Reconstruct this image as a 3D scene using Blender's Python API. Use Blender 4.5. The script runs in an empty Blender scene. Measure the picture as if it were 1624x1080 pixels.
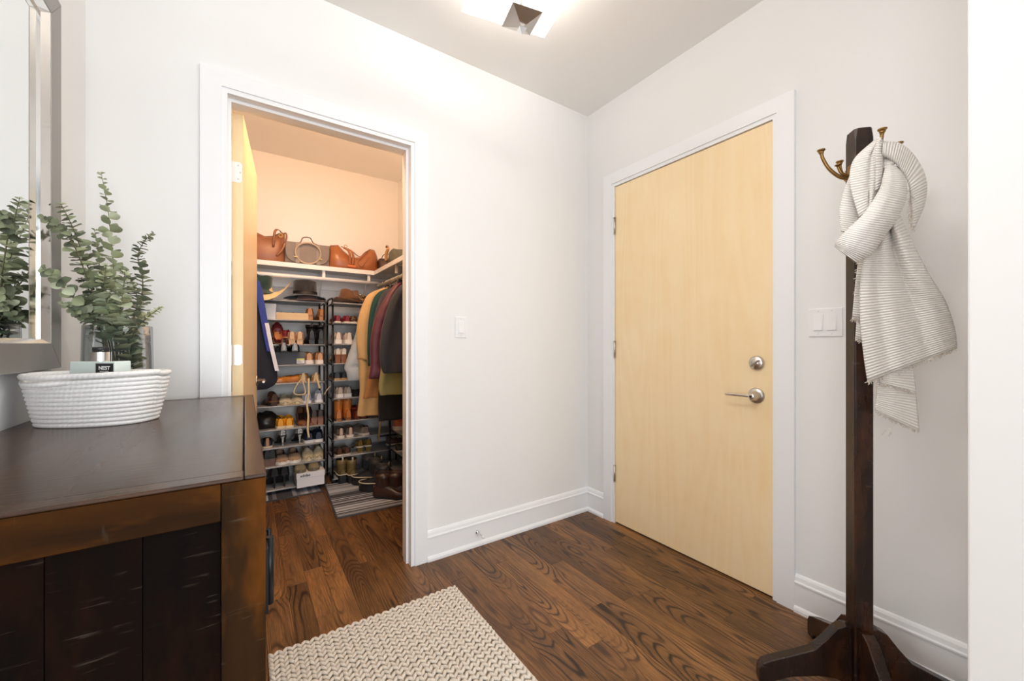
import bpy, math, random
from mathutils import Vector, Matrix
PI = math.pi
random.seed(7)
SC = bpy.context.scene
COL = SC.collection

# ------------------------------------------------------------------ camera
F, CX, CY, EYE = 630.0, 812.0, 545.0, 1.15
ANG = math.atan2(424, F)
SA, CA = math.sin(ANG), math.cos(ANG)
cam = bpy.data.cameras.new('camera'); camo = bpy.data.objects.new('camera', cam); COL.objects.link(camo)
camo.location = (0, 0, EYE); camo.rotation_euler = (PI / 2, 0, -ANG)
cam.sensor_width = 36; cam.lens = F / 1624 * 36; cam.shift_y = 5 / 1624; cam.clip_start = .02
SC.camera = camo
# ------------------------------------------------------------------ world, lights, exposure
W = bpy.data.worlds.new('daylight'); SC.world = W; W.use_nodes = True
W.node_tree.nodes['Background'].inputs[0].default_value = (.95, .975, 1, 1)
W.node_tree.nodes['Background'].inputs[1].default_value = .25
def area(name, loc, rot, sx, sy, e, col):
    l = bpy.data.lights.new(name, 'AREA'); l.shape = 'RECTANGLE'; l.size = sx; l.size_y = sy; l.energy = e; l.color = col
    o = bpy.data.objects.new(name, l); COL.objects.link(o); o.location = loc; o.rotation_euler = rot
    return o
# daylight from the tall windows of the room behind the camera
area('window_daylight', (.35, -5.6, 1.3), (PI / 2, 0, 0), 4.2, 2.6, 275, (.92, .965, 1))
area('added_side_light', (-3.0, -.6, 1.3), (PI / 2, 0, -PI / 2 + .35), 2.6, 2.3, 56, (.92, .965, 1))  # unseen side light, added to brighten the entry door wall
VS = SC.view_settings
VS.view_transform = 'Standard'; VS.look = 'None'; VS.gamma = 1; VS.use_curve_mapping = False; VS.exposure = .02
SC.cycles.use_denoising = True
SC.cycles.max_bounces = 10; SC.cycles.diffuse_bounces = 6; SC.cycles.transmission_bounces = 8; SC.cycles.sample_clamp_indirect = 6
SC.cycles.caustics_refractive = False; SC.cycles.caustics_reflective = False

# ------------------------------------------------------------------ image measurements -> places in the room
def ray(u, v):
    r = (u - CX) / F
    return Vector((SA + r * CA, CA - r * SA, (CY - v) / F))
EYEV = Vector((0, 0, EYE))
def at(u, v, t): return EYEV + ray(u, v) * t
def aty(u, v, y): d = ray(u, v); return EYEV + d * (y / d.y)
def atx(u, v, x): d = ray(u, v); return EYEV + d * (x / d.x)
def atz(u, v, z): d = ray(u, v); return EYEV + d * ((z - EYE) / d.z)

# ------------------------------------------------------------------ mesh building
class MB:
    def __init__(s): s.v = []; s.f = []; s.uv = []; s.m = []; s.sm = []
    def face(s, idx, uv=None, m=0, sm=False): s.f.append(tuple(idx)); s.uv.append(uv); s.m.append(m); s.sm.append(sm)
    def grid(s, rows, around=False, m=0, sm=True, cap=False, uvs=None):
        b = len(s.v); n = len(rows[0]); R = len(rows)
        for r in rows: s.v += [tuple(p) for p in r]
        ls = [0.0]
        for i in range(1, R): ls.append(ls[-1] + (Vector(rows[i][n // 2]) - Vector(rows[i - 1][n // 2])).length)
        w = n if around else n - 1
        for i in range(R - 1):
            for j in range(w):
                k = (j + 1) % n
                s.face((b + i * n + j, b + i * n + k, b + (i + 1) * n + k, b + (i + 1) * n + j),
                       ((j / w, ls[i]), ((j + 1) / w, ls[i]), ((j + 1) / w, ls[i + 1]), (j / w, ls[i + 1])), m, sm)
        if cap:
            s.face([b + j for j in range(n)][::-1], None, m)
            s.face([b + (R - 1) * n + j for j in range(n)], None, m)
        return s
    def box(s, x0, x1, y0, y1, z0, z1, m=0):
        b = len(s.v)
        s.v += [(x0, y0, z0), (x1, y0, z0), (x1, y1, z0), (x0, y1, z0), (x0, y0, z1), (x1, y0, z1), (x1, y1, z1), (x0, y1, z1)]
        for q in ((3, 2, 1, 0), (4, 5, 6, 7), (0, 1, 5, 4), (1, 2, 6, 5), (2, 3, 7, 6), (3, 0, 4, 7)): s.face([b + i for i in q], None, m)
        return s
    def prism(s, poly, d, m=0, sm=False):
        d = Vector(d); b = len(s.v); n = len(poly)
        s.v += [tuple(p) for p in poly] + [tuple(Vector(p) + d) for p in poly]
        s.face([b + i for i in range(n)][::-1], None, m); s.face([b + n + i for i in range(n)], None, m)
        for i in range(n):
            k = (i + 1) % n; s.face((b + i, b + k, b + n + k, b + n + i), None, m, sm)
        return s
    def tube(s, path, rad, n=8, m=0, cap=True, flat=1.0, closed=False, side=None):
        P = [Vector(p) for p in path]; L = len(P); rows = []
        up = None
        for i in range(L):
            if closed: t = P[(i + 1) % L] - P[i - 1]
            else: t = P[min(i + 1, L - 1)] - P[max(i - 1, 0)]
            t.normalize()
            if up is None:
                a = Vector(side) if side is not None else (Vector((0, 0, 1)) if abs(t.z) < .9 else Vector((1, 0, 0)))
                up = (a - t * a.dot(t)).normalized()
            else: up = (up - t * up.dot(t)).normalized()
            w = t.cross(up)
            r = rad(i / max(1, L - 1)) if callable(rad) else rad
            rows.append([P[i] + up * math.cos(a) * r + w * math.sin(a) * r * flat for a in [2 * PI * k / n for k in range(n)]])
        if closed: rows.append(list(rows[0])); cap = False
        return s.grid(rows, True, m, True, cap)
    def lathe(s, prof, c=(0, 0, 0), n=20, m=0, sm=True, sx=1, sy=1):
        rows = [[Vector((c[0] + r * sx * math.cos(a), c[1] + r * sy * math.sin(a), c[2] + z)) for a in [2 * PI * k / n for k in range(n)]] for r, z in prof]
        return s.grid(rows, True, m, sm)
    def xf(s, M):
        s.v = [tuple(M @ Vector(p)) for p in s.v]; return s
    def build(s, name, mat, parent=None, bevel=0, sub=0, solid=0, seg=2, flat_angle=None, local=True):
        me = bpy.data.meshes.new(name); me.from_pydata(s.v, [], s.f)
        for mt in (mat if isinstance(mat, (list, tuple)) else [mat]): me.materials.append(mt)
        uvl = me.uv_layers.new(name='UVMap')
        for p, u, mi, sm in zip(me.polygons, s.uv, s.m, s.sm):
            p.material_index = mi; p.use_smooth = sm
            if u:
                for li, q in zip(p.loop_indices, u): uvl.data[li].uv = q
        me.update()
        o = bpy.data.objects.new(name, me); COL.objects.link(o)
        if parent is not None:
            o.parent = parent
        if solid:
            md = o.modifiers.new('thickness', 'SOLIDIFY'); md.thickness = solid; md.offset = 0
        if bevel:
            md = o.modifiers.new('edge', 'BEVEL'); md.width = bevel; md.segments = seg; md.limit_method = 'ANGLE'; md.angle_limit = .6
        if sub:
            md = o.modifiers.new('smooth', 'SUBSURF'); md.levels = sub; md.render_levels = sub
        return o

def tag(o, label, cat, group=None, kind=None):
    o['label'] = label; o['category'] = cat
    if group: o['group'] = group
    if kind: o['kind'] = kind
    return o
def thing(name, label, cat, loc=(0, 0, 0), rz=0, group=None, kind=None):
    o = bpy.data.objects.new(name, None); COL.objects.link(o); o.empty_display_size = .05
    o.location = loc; o.rotation_euler = (0, 0, rz)
    return tag(o, label, cat, group, kind)
def centred(o):
    """move a world-space mesh's origin to its own base centre"""
    me = o.data; xs = [v.co for v in me.vertices]
    c = Vector(((min(p.x for p in xs) + max(p.x for p in xs)) / 2, (min(p.y for p in xs) + max(p.y for p in xs)) / 2, min(p.z for p in xs)))
    me.transform(Matrix.Translation(-c)); o.location = c
    return o
def spline(pts, n):
    P = [Vector(p) for p in pts]; out = []
    Q = [P[0] * 2 - P[1]] + P + [P[-1] * 2 - P[-2]]
    for i in range(1, len(Q) - 2):
        for k in range(n):
            t = k / n; a, b, c, d = Q[i - 1], Q[i], Q[i + 1], Q[i + 2]
            out.append(.5 * (2 * b + (c - a) * t + (2 * a - 5 * b + 4 * c - d) * t * t + (3 * b - a - 3 * c + d) * t ** 3))
    out.append(P[-1]); return out

# ------------------------------------------------------------------ materials
class N:
    """tiny node helper"""
    def __init__(s, name):
        s.mat = bpy.data.materials.new(name); s.mat.use_nodes = True; s.t = s.mat.node_tree
        s.b = s.t.nodes['Principled BSDF']
    def n(s, typ, **kw):
        x = s.t.nodes.new(typ)
        for k, v in kw.items(): setattr(x, k, v)
        return x
    def l(s, a, b): s.t.links.new(a, b)
    def val(s, x, i, v):
        if hasattr(v, 'is_output'): s.l(v, x.inputs[i])
        else: x.inputs[i].default_value = v
    def math(s, op, a, b=0, c=None):
        x = s.n('ShaderNodeMath', operation=op); s.val(x, 0, a); s.val(x, 1, b)
        if c is not None: s.val(x, 2, c)
        return x.outputs[0]
    def ramp(s, fac, stops, interp='LINEAR'):
        x = s.n('ShaderNodeValToRGB'); e = x.color_ramp; e.interpolation = interp
        while len(e.elements) < len(stops): e.elements.new(.5)
        for el, (p, c) in zip(e.elements, stops):
            el.position = p; el.color = (c[0], c[1], c[2], 1) if isinstance(c, (tuple, list)) else (c, c, c, 1)
        s.l(fac, x.inputs[0]); return x.outputs[0]
    def noise(s, vec, scale, detail=4, rough=.55, dist=0):
        x = s.n('ShaderNodeTexNoise'); s.l(vec, x.inputs['Vector']); x.inputs['Scale'].default_value = scale
        x.inputs['Detail'].default_value = detail; x.inputs['Roughness'].default_value = rough; x.inputs['Distortion'].default_value = dist
        return x.outputs[0]
    def mapping(s, vec, scale=(1, 1, 1), loc=None):
        x = s.n('ShaderNodeMapping'); s.l(vec, x.inputs[0]); x.inputs['Scale'].default_value = scale
        if loc is not None: s.val(x, 'Location', loc)
        return x.outputs[0]
    def mix(s, fac, a, b, mode='MIX'):
        x = s.n('ShaderNodeMix', data_type='RGBA', blend_type=mode)
        s.val(x, 0, fac)
        for i, q in ((6, a), (7, b)):
            if hasattr(q, 'is_output'): s.l(q, x.inputs[i])
            else: x.inputs[i].default_value = (q[0], q[1], q[2], 1)
        return x.outputs[2]
    def obj(s): return s.n('ShaderNodeTexCoord').outputs['Object']
    def uv(s): return s.n('ShaderNodeTexCoord').outputs['UV']
    def bump(s, h, strength=.3, dist=.002):
        x = s.n('ShaderNodeBump'); x.inputs['Strength'].default_value = strength; x.inputs['Distance'].default_value = dist
        s.l(h, x.inputs['Height']); s.l(x.outputs[0], s.b.inputs['Normal'])
    def set(s, **kw):
        for k, v in kw.items():
            k = {'col': 'Base Color', 'rough': 'Roughness', 'metal': 'Metallic', 'spec': 'Specular IOR Level', 'coat': 'Coat Weight', 'trans': 'Transmission Weight', 'sheen': 'Sheen Weight', 'em': 'Emission Color', 'ems': 'Emission Strength', 'ior': 'IOR', 'alpha': 'Alpha'}.get(k, k)
            i = s.b.inputs[k]
            if hasattr(v, 'is_output'): s.l(v, i)
            elif isinstance(v, (tuple, list)): i.default_value = (v[0], v[1], v[2], 1)
            else: i.default_value = v
        return s
_cache = {}
def plain(name, col, rough=.5, metal=0, var=.12, scale=25, bump=.15, dist=.001, bscale=None, stretch=(1, 1, 1), **kw):
    """one colour with a little procedural unevenness and fine relief"""
    if name in _cache: return _cache[name]
    k = N(name); o = k.mapping(k.obj(), stretch)
    f = k.noise(o, scale, 4)
    c = k.mix(f, tuple(max(0, x * (1 - var)) for x in col), tuple(min(1, x * (1 + var)) for x in col))
    k.set(col=c, rough=rough, metal=metal, **kw)
    if bump: k.bump(k.noise(o, bscale or scale * 6, 3), bump, dist)
    _cache[name] = k.mat; return k.mat
def sr(r, g, b):
    f = lambda x: (x / 255 / 12.92) if x < 10 else ((x / 255 + .055) / 1.055) ** 2.4
    return (f(r), f(g), f(b))

WALL = plain('wall_paint', (.85, .847, .842), .75, var=.012, scale=3, bump=.06, dist=.0006, bscale=420)
CEIL = plain('ceiling_paint', (.93, .92, .905), .85, var=.012, scale=2, bump=.05, dist=.0006, bscale=300)
TRIM = plain('white_trim_paint', (.89, .895, .91), .35, var=.01, scale=6, bump=.04, dist=.0005, bscale=90)
WHITE = plain('white_plastic', (.86, .86, .86), .35, var=.01, bump=.02)
WSHELF = plain('white_melamine', (.85, .85, .86), .4, var=.015, bump=.02)
CHROME = plain('satin_nickel', (.62, .57, .52), .28, 1, var=.08, scale=60, bump=.05, stretch=(1, 1, 12))
STEEL = plain('bright_chrome', (.8, .8, .8), .12, 1, var=.03, bump=0)
BLACKM = plain('black_metal', (.02, .02, .022), .38, .6, var=.2, bump=.1)
GREYM = plain('grey_shelf_metal', (.46, .47, .49), .45, .2, var=.06, bump=.05)

def oak_floor():
    k = N('stained_oak_plank')
    o = k.obj(); rnd = k.n('ShaderNodeObjectInfo').outputs['Random']
    off = k.n('ShaderNodeCombineXYZ'); k.l(k.math('MULTIPLY', rnd, 37.0), off.inputs[0]); k.l(k.math('MULTIPLY', rnd, 91.0), off.inputs[1]); k.l(k.math('MULTIPLY', rnd, 53.), off.inputs[2])
    p = k.n('ShaderNodeVectorMath', operation='ADD'); k.l(o, p.inputs[0]); k.l(off.outputs[0], p.inputs[1]); p = p.outputs[0]
    r2 = k.math('FRACT', k.math('MULTIPLY', rnd, 17.31)); r3 = k.math('FRACT', k.math('MULTIPLY', rnd, 113.7)); r4 = k.math('FRACT', k.math('MULTIPLY', rnd, 271.9))
    sx = k.n('ShaderNodeSeparateXYZ'); k.l(o, sx.inputs[0])
    warp = k.noise(k.mapping(p, (9, 2.2, 1)), 1.0, 3, .5)
    fine = k.noise(k.mapping(p, (55, 7, 1)), 1.0, 3, .5)
    x = k.math('ADD', sx.outputs[0], k.math('MULTIPLY_ADD', r2, .07, -.035))
    x = k.math('ADD', x, k.math('MULTIPLY_ADD', warp, .05, -.025))
    # heart of the log passes at a slant below the board: the rings come up as long pointed arches
    low = k.noise(k.mapping(p, (.5, 1.1, 1)), 1.0, 2, .5)
    y = k.math('MULTIPLY', sx.outputs[1], k.math('MULTIPLY_ADD', r3, .16, -.08))
    y = k.math('ADD', y, k.math('MULTIPLY_ADD', low, .20, -.05))
    rad = k.math('SQRT', k.math('ADD', k.math('POWER', x, 2.0), k.math('POWER', y, 2.0)))
    rad = k.math('ADD', rad, k.math('MULTIPLY', fine, .0035))
    ring = k.math('FRACT', k.math('MULTIPLY', rad, k.math('MULTIPLY_ADD', r4, 80, 75)))
    line = k.ramp(ring, [(0, .0), (.08, .0), (.22, .8), (.7, 1), (.86, .7), (.96, 0), (1, 0)])
    pores = k.ramp(k.noise(k.mapping(p, (420, 16, 1)), 1.0, 2, .6), [(.36, 0), (.56, 1)])
    cloud = k.noise(k.mapping(p, (12, 2.5, 1)), 1.0, 4, .6)
    streak = k.ramp(k.noise(k.mapping(p, (150, 3.5, 1)), 1.0, 3, .6), [(.38, 0), (.6, 1)])
    base = k.mix(r3, sr(150, 106, 64), sr(112, 78, 50))
    base = k.mix(k.ramp(cloud, [(.3, 0), (.7, 1)]), k.mix(.6, base, sr(80, 56, 39)), k.mix(.5, base, sr(176, 124, 70)))
    c = k.mix(k.math('MULTIPLY', k.math('SUBTRACT', 1., line), k.ramp(k.noise(k.mapping(p, (7, 1.6, 1)), 1.0, 2), [(.36, .1), (.58, 1)])), base, sr(50, 33, 23))
    c = k.mix(k.math('MULTIPLY', k.math('SUBTRACT', 1., pores), .5), c, sr(56, 38, 27))
    c = k.mix(k.math('MULTIPLY', k.math('SUBTRACT', 1., streak), .35), c, sr(60, 40, 27))
    tone = k.ramp(r2, [(0, .72), (.5, 1.08), (1, 1.42)]); c = k.mix(1., c, tone, 'MULTIPLY')
    k.set(col=c, rough=k.ramp(cloud, [(0, .34), (1, .46)]), spec=.38)
    k.bump(k.math('MULTIPLY', line, pores), .10, .0008)
    return k.mat
OAK = oak_floor()

def veneer(name, c0, c1, c2, axis='z', rough=.38):
    k = N(name); o = k.obj()
    st = {'z': (1, 1, .09), 'y': (1, .09, 1), 'x': (.09, 1, 1)}[axis]
    p = k.mapping(o, st)
    w = k.noise(p, 5.0, 3, .5, .6)
    bands = k.math('FRACT', k.math('MULTIPLY', w, 9.0))
    fig = k.ramp(bands, [(0, 0), (.5, 1), (1, .0)])
    fine = k.noise(k.mapping(o, tuple(260 if s == 1 else 9 for s in st)), 1.0, 2)
    blot = k.noise(o, 4.5, 3)
    c = k.mix(k.math('MULTIPLY', fig, .6), c0, c1)
    c = k.mix(k.math('MULTIPLY', fine, .35), c, c2)
    c = k.mix(k.ramp(blot, [(.35, 0), (.7, .45)]), c, c1)
    k.set(col=c, rough=rough, spec=.4); k.bump(fine, .04, .0005)
    return k.mat
BIRCH = veneer('birch_veneer', sr(250, 222, 174), sr(255, 234, 196), sr(238, 200, 144))
BIRCHE = veneer('birch_edge', sr(238, 214, 168), sr(246, 228, 190), sr(226, 196, 146))

def rustic(name, stretch, dark, mid, warm, rough=.3):
    k = N(name); o = k.obj(); rnd = k.n('ShaderNodeObjectInfo').outputs['Random']
    off = k.n('ShaderNodeCombineXYZ'); [k.l(k.math('MULTIPLY', rnd, q), off.inputs[i]) for i, q in enumerate((13., 29., 47.))]
    a = k.n('ShaderNodeVectorMath', operation='ADD'); k.l(o, a.inputs[0]); k.l(off.outputs[0], a.inputs[1]); p = a.outputs[0]
    grain = k.noise(k.mapping(p, tuple(x * 14 for x in stretch)), 1, 5, .6, .4)
    blot = k.noise(k.mapping(p, tuple(9 * x + 3 for x in stretch)), 1, 4, .6)
    saw = k.noise(k.mapping(p, tuple(150 if x < .5 else 9 for x in stretch)), 1, 3, .6)
    c = k.mix(k.ramp(grain, [(.3, 0), (.65, 1)]), dark, mid)
    c = k.mix(k.ramp(blot, [(.48, 0), (.68, .75)]), c, warm)
    scr = k.math('MULTIPLY', k.ramp(saw, [(.60, 0), (.66, 1)]), k.ramp(k.noise(p, 19, 2), [(.52, 0), (.64, 1)]))
    c = k.mix(k.math('MULTIPLY', scr, .17), c, sr(130, 118, 102))
    k.set(col=c, rough=k.ramp(grain, [(0, rough - .06), (1, rough + .12)]), spec=.06 if rough > .3 else .45)
    k.bump(k.math('ADD', grain, k.math('MULTIPLY', saw, .6)), .22, .0016)
    return k.mat
DTOP = rustic('dark_walnut_top', (1, .12, 1), sr(48, 34, 26), sr(66, 46, 35), sr(78, 52, 34), .22)
DRAIL = rustic('dark_walnut_rail', (.12, 1, 1), sr(34, 21, 10), sr(70, 41, 13), sr(118, 68, 17), .6)
DPOST = rustic('dark_walnut_post', (1, 1, .12), sr(28, 19, 11), sr(52, 33, 15), sr(106, 61, 17), .6)
DPANEL = rustic('dark_walnut_panel', (1, 1, .12), sr(12, 7, 5), sr(22, 12, 7), sr(40, 19, 8), .7)
RACKW = rustic('mahogany_stain', (1, 1, .12), sr(24, 15, 12), sr(38, 23, 17), sr(74, 40, 20), .24)
FRAME = plain('pewter_frame', sr(150, 147, 143), .42, .35, var=.05, scale=14, bump=.06, stretch=(1, 1, .2))
FRAMEI = plain('silver_bead', (.85, .84, .83), .14, 1, var=.03, bump=0)
k = N('mirror_silver'); k.set(col=(.93, .955, .95), metal=1., rough=.012); MIRROR = k.mat

# ------------------------------------------------------------------ room shell
CZ = 2.73; YA = 2.0; XB = 1.98; XL = -.465; TH = .12; YB = 3.86; XR = 1.25; XCL = -.66; YO = -2.6
def struct(name, mb, mat, label, cat, **kw): return tag(mb.build(name, mat, None, **kw), label, cat, None, 'structure')
fl = struct('floor', MB().box(XCL - .1, XB + TH, YO, YB + .1, -.06, -.0165), plain('subfloor', (.03, .02, .015), .8), 'dark stained oak plank floor running from hall into closet', 'floor')
# individual boards
PW = .0826; rows = 0; x = XCL
nb = 0
while x < XB + .02:
    y = -1.0 - random.random() * .9
    while y < YB:
        L = random.choice((.42, .62, .8, .95, 1.15, 1.4, 1.7)) * (.9 + .2 * random.random())
        y1 = min(y + L, YB)
        if y1 > -.2 and y1 - y > .02:
            y0 = max(y, -1.0)
            w, l = PW / 2 - .0003, (y1 - y0) / 2 - .0003; b = .0009
            mb = MB(); P = []
            for z, q in ((-.016, 0), (-b * .8, 0), (0, b)):
                P.append([(-w + q, -l + q, z), (w - q, -l + q, z), (w - q, l - q, z), (-w + q, l - q, z)])
            mb.grid(P, True, sm=False); mb.face((8, 9, 10, 11))
            pl = mb.build('plank', OAK, fl); pl.location = (x + PW / 2, (y0 + y1) / 2, 0); nb += 1
        y = y1
        if y1 >= YB: break
    x += PW
back = MB().box(-3.3, XB + TH, -5.7, -1.0, -.0165, 0).box(-3.3, XCL - .1, -1.0, .45, -.0165, 0).build('plank', OAK, fl)
struct('ceiling', MB().box(XL - TH, XB + TH, YO, YA + TH, CZ, CZ + .1).box(-3.42, XL - TH, YO, .45, CZ, CZ + .1), CEIL, 'flat off-white hall ceiling above the two doors', 'ceiling')
struct('ceiling_closet', MB().box(XCL - TH, XR + TH, YA + TH, YB + TH, CZ, CZ + .1), CEIL, 'closet ceiling lit warm by its lamp', 'ceiling')
# openings
OX0, OX1, OZ = -.077, .730, 2.19          # closet rough opening
DY0, DY1, DZ = .808, 1.768, 2.178         # entry rough opening
struct('wall_back', MB().box(XL - TH, OX0, YA, YA + TH, 0, CZ).box(OX1, XB + TH, YA, YA + TH, 0, CZ).box(OX0, OX1, YA, YA + TH, OZ, CZ), WALL, 'off-white wall holding the closet doorway', 'wall')
struct('wall_right', MB().box(XB, XB + TH, .18, DY0, 0, CZ).box(XB, XB + TH, DY1, YA, 0, CZ).box(XB, XB + TH, DY0, DY1, DZ, CZ), WALL, 'off-white wall holding the birch entry door', 'wall')
struct('wall_left', MB().box(XL - TH, XL, .45, YA, 0, CZ), WALL, 'off-white wall behind the framed mirror', 'wall')
struct('wall_side_room', MB().box(-3.42, -3.3, -5.7, .45, 0, CZ).box(-3.3, XL - TH, .33, .45, 0, CZ), WALL, 'white walls of the room beside the hall', 'wall')
JX, JY = 1.434, .18
struct('wall_jog', MB().box(JX, XB + TH, YO, JY, 0, CZ), WALL, 'plain white wall end beside the coat rack', 'wall', bevel=.004)
struct('wall_closet_back', MB().box(XCL - TH, XR + TH, YB, YB + TH, 0, CZ), WALL, 'closet wall behind the shoe racks and handbag shelf', 'wall')
struct('wall_closet_right', MB().box(XR, XR + TH, YA + TH, YB, 0, CZ), WALL, 'closet wall behind the hanging coats', 'wall')
struct('wall_closet_left', MB().box(XCL - TH, XCL, YA + TH, YB, 0, CZ), WALL, 'closet wall hidden behind the open door', 'wall')

# casings, jambs, stops
def casing(name, label, mk):
    """mk maps (along, out, z) to world; along runs over the opening"""
    t = thing(name, label, 'door trim', kind='structure'); return t
def cas_set(t, a0, a1, zt, w, mk):
    # boards with the step profile of the photo: flat outer board, thin inner bead
    def board(pl, nm='casing', bev=0, mat=TRIM):
        b = MB(); b.v = [tuple(mk(*p)) for p in pl.v]; b.f = pl.f; b.uv = pl.uv; b.m = pl.m; b.sm = pl.sm
        return b.build(nm, mat, t, bevel=bev)
    board(MB().box(a0 - w, a0, -.019, 0, 0, zt + w)); board(MB().box(a1, a1 + w, -.019, 0, 0, zt + w)); board(MB().box(a0, a1, -.019, 0, zt, zt + w))
    return board
t1 = casing('trim_1', 'white flat casing and jamb framing the closet doorway', None)
mkA = lambda a, o, z: (a, YA + o, z)
bd = cas_set(t1, OX0, OX1, OZ, .069, mkA)
J0, J1, JZ = OX0 + .019, OX1 - .019, OZ - .019
bd(MB().box(OX0, J0, -.012, TH + .0, 0, JZ + .019), 'jamb'); bd(MB().box(J1, OX1, -.012, TH, 0, JZ + .019), 'jamb'); bd(MB().box(J0, J1, -.012, TH, JZ, JZ + .019), 'jamb')
bd(MB().box(J0, J0 + .012, .028, .072, 0, JZ), 'door_stop'); bd(MB().box(J1 - .012, J1, .028, .072, 0, JZ), 'door_stop'); bd(MB().box(J0 + .012, J1 - .012, .028, .072, JZ - .012, JZ), 'door_stop')
# closet-side casing
bd(MB().box(OX0 - .069, OX0, TH, TH + .018, 0, OZ + .069)); bd(MB().box(OX1, OX1 + .069, TH, TH + .018, 0, OZ + .069)); bd(MB().box(OX0, OX1, TH, TH + .018, OZ, OZ + .069))
t2 = casing('trim_2', 'white flat casing and jamb framing the birch entry door', None)
mkB = lambda a, o, z: (XB + o, a, z)
bd = cas_set(t2, DY0, DY1, DZ, .068, mkB)
K0, K1, KZ = DY0 + .019, DY1 - .019, DZ - .019
bd(MB().box(DY0, K0, -.012, TH, 0, KZ + .019), 'jamb'); bd(MB().box(K1, DY1, -.012, TH, 0, KZ + .019), 'jamb'); bd(MB().box(K0, K1, -.012, TH, KZ, KZ + .019), 'jamb')
bd(MB().box(K0, K1, .05, .09, KZ - .012, KZ), 'door_stop'); bd(MB().box(K0, K0 + .012, .05, .09, 0, KZ), 'door_stop'); bd(MB().box(K1 - .012, K1, .05, .09, 0, KZ), 'door_stop')
bd(MB().box(K0, K1, .02, TH, 0, .004), 'threshold', 0, plain('dark_oak_sill', sr(70, 45, 28), .5))

# baseboards: shoe, flat board, stepped cap
BP = [(0, 0), (.026, 0), (.026, .012), (.022, .02), (.015, .026), (.0145, .118), (.019, .121), (.019, .127), (.013, .131), (.0105, .146), (.006, .154), (0, .158)]
def baseboard(name, p0, p1, nrm, label):
    p0 = Vector(p0); p1 = Vector(p1); nn = Vector(nrm)
    mb = MB(); mb.prism([p0 + nn * d + Vector((0, 0, z)) for d, z in BP], p1 - p0)
    return struct(name, mb, TRIM, label, 'baseboard')
baseboard('baseboard_back', (OX1 + .069, YA, 0), (XB, YA, 0), (0, -1, 0), 'white stepped baseboard with door stop under the single switch')
baseboard('baseboard_corner', (XB, YA, 0), (XB, DY1 + .068, 0), (-1, 0, 0), 'short white baseboard piece between corner and entry door')
baseboard('baseboard_right', (XB, DY0 - .068, 0), (XB, JY, 0), (-1, 0, 0), 'white stepped baseboard behind the coat rack')
baseboard('baseboard_left', (XL, YA, 0), (XL, .45, 0), (1, 0, 0), 'white baseboard hidden behind the dark cabinet')
baseboard('baseboard_alcove', (XL, YA, 0), (OX0 - .069, YA, 0), (0, -1, 0), 'white baseboard between cabinet and closet casing')
baseboard('baseboard_jog', (JX, JY, 0), (JX, YO, 0), (-1, 0, 0), 'white baseboard of the wall end beside the coat rack')

# ------------------------------------------------------------------ doors
def hinge(parent, loc, axis, out, mat, h=.1, leaf=None):
    """axis: direction the door leaf runs, out: towards the room"""
    a = Vector(axis); o = Vector(out); L = Vector(loc)
    hg = MB().tube([L + Vector((0, 0, -h / 2)), L + Vector((0, 0, h / 2))], .0065, 10).build('hinge', mat, parent)
    MB().tube([L + Vector((0, 0, h / 2)), L + Vector((0, 0, h / 2 + .004))], .0075, 10).tube([L + Vector((0, 0, -h / 2 - .006)), L + Vector((0, 0, -h / 2))], .0075, 10).tube([L + Vector((0, 0, h / 2 - .028)), L + Vector((0, 0, h / 2 - .0265))], .0069, 10).tube([L + Vector((0, 0, -h / 2 + .0265)), L + Vector((0, 0, -h / 2 + .028))], .0069, 10).build('hinge_pin', mat, hg)
    return hg
d1 = thing('door_1', 'closed pale birch entry door with nickel lever and deadbolt', 'door', (XB, (K0 + K1) / 2, 0), kind='structure')
def rel(o, p): o.location = Vector(o.location) - p.location; return o
def part(mb, name, mat, parent, **kw):
    """mesh given in world coordinates, kept in place under an (unrotated) parent"""
    p = parent; off = Vector((0, 0, 0))
    while p is not None: off += Vector(p.location); p = p.parent
    mb.v = [tuple(Vector(q) - off) for q in mb.v]
    return mb.build(name, mat, parent, **kw)
EX = XB - .004
slab = part(MB().box(EX, EX + .044, K0 + .004, K1 - .003, .008, KZ - .004), 'slab', BIRCH, d1, bevel=.0012)
part(MB().box(EX + .004, EX + .04, K0 + .004, K1 - .003, .0045, .008), 'bottom_seal', BLACKM, d1)
for zc in (1.907, 1.115, .317):
    h = .1; c = Vector((EX - .004, K1 + .0005, zc))
    hg = part(MB().tube([c + Vector((0, 0, -h / 2)), c + Vector((0, 0, h / 2))], .0068, 10).box(EX - .0012, EX + .02, K1 - .003, K1 + .0005, zc - h / 2, zc + h / 2), 'hinge', CHROME, d1)
    part(MB().tube([c + Vector((0, 0, h / 2)), c + Vector((0, 0, h / 2 + .005))], .0078, 10).tube([c + Vector((0, 0, -h / 2 - .006)), c + Vector((0, 0, -h / 2))], .0078, 10).tube([c + Vector((0, 0, .019)), c + Vector((0, 0, .021))], .0072, 10).tube([c + Vector((0, 0, -.021)), c + Vector((0, 0, -.019))], .0072, 10), 'hinge_pin', CHROME, hg)
def disc_x(c, prof, n=28):
    """lathe around the -x axis (out of the door)"""
    m = MB().lathe(prof, n=n); m.xf(Matrix.Translation(c) @ Matrix.Rotation(-PI / 2, 4, 'Y')); return m
HC = Vector((EX, .899, .908)); DC = Vector((EX, .897, 1.06))
lev = part(disc_x(HC, [(0, 0), (.036, 0), (.036, .003), (.033, .006), (.028, .009), (.019, .014), (.0165, .024), (.0145, .05), (.0125, .052), (0, .053)]), 'lever_rose', CHROME, d1)
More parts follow.
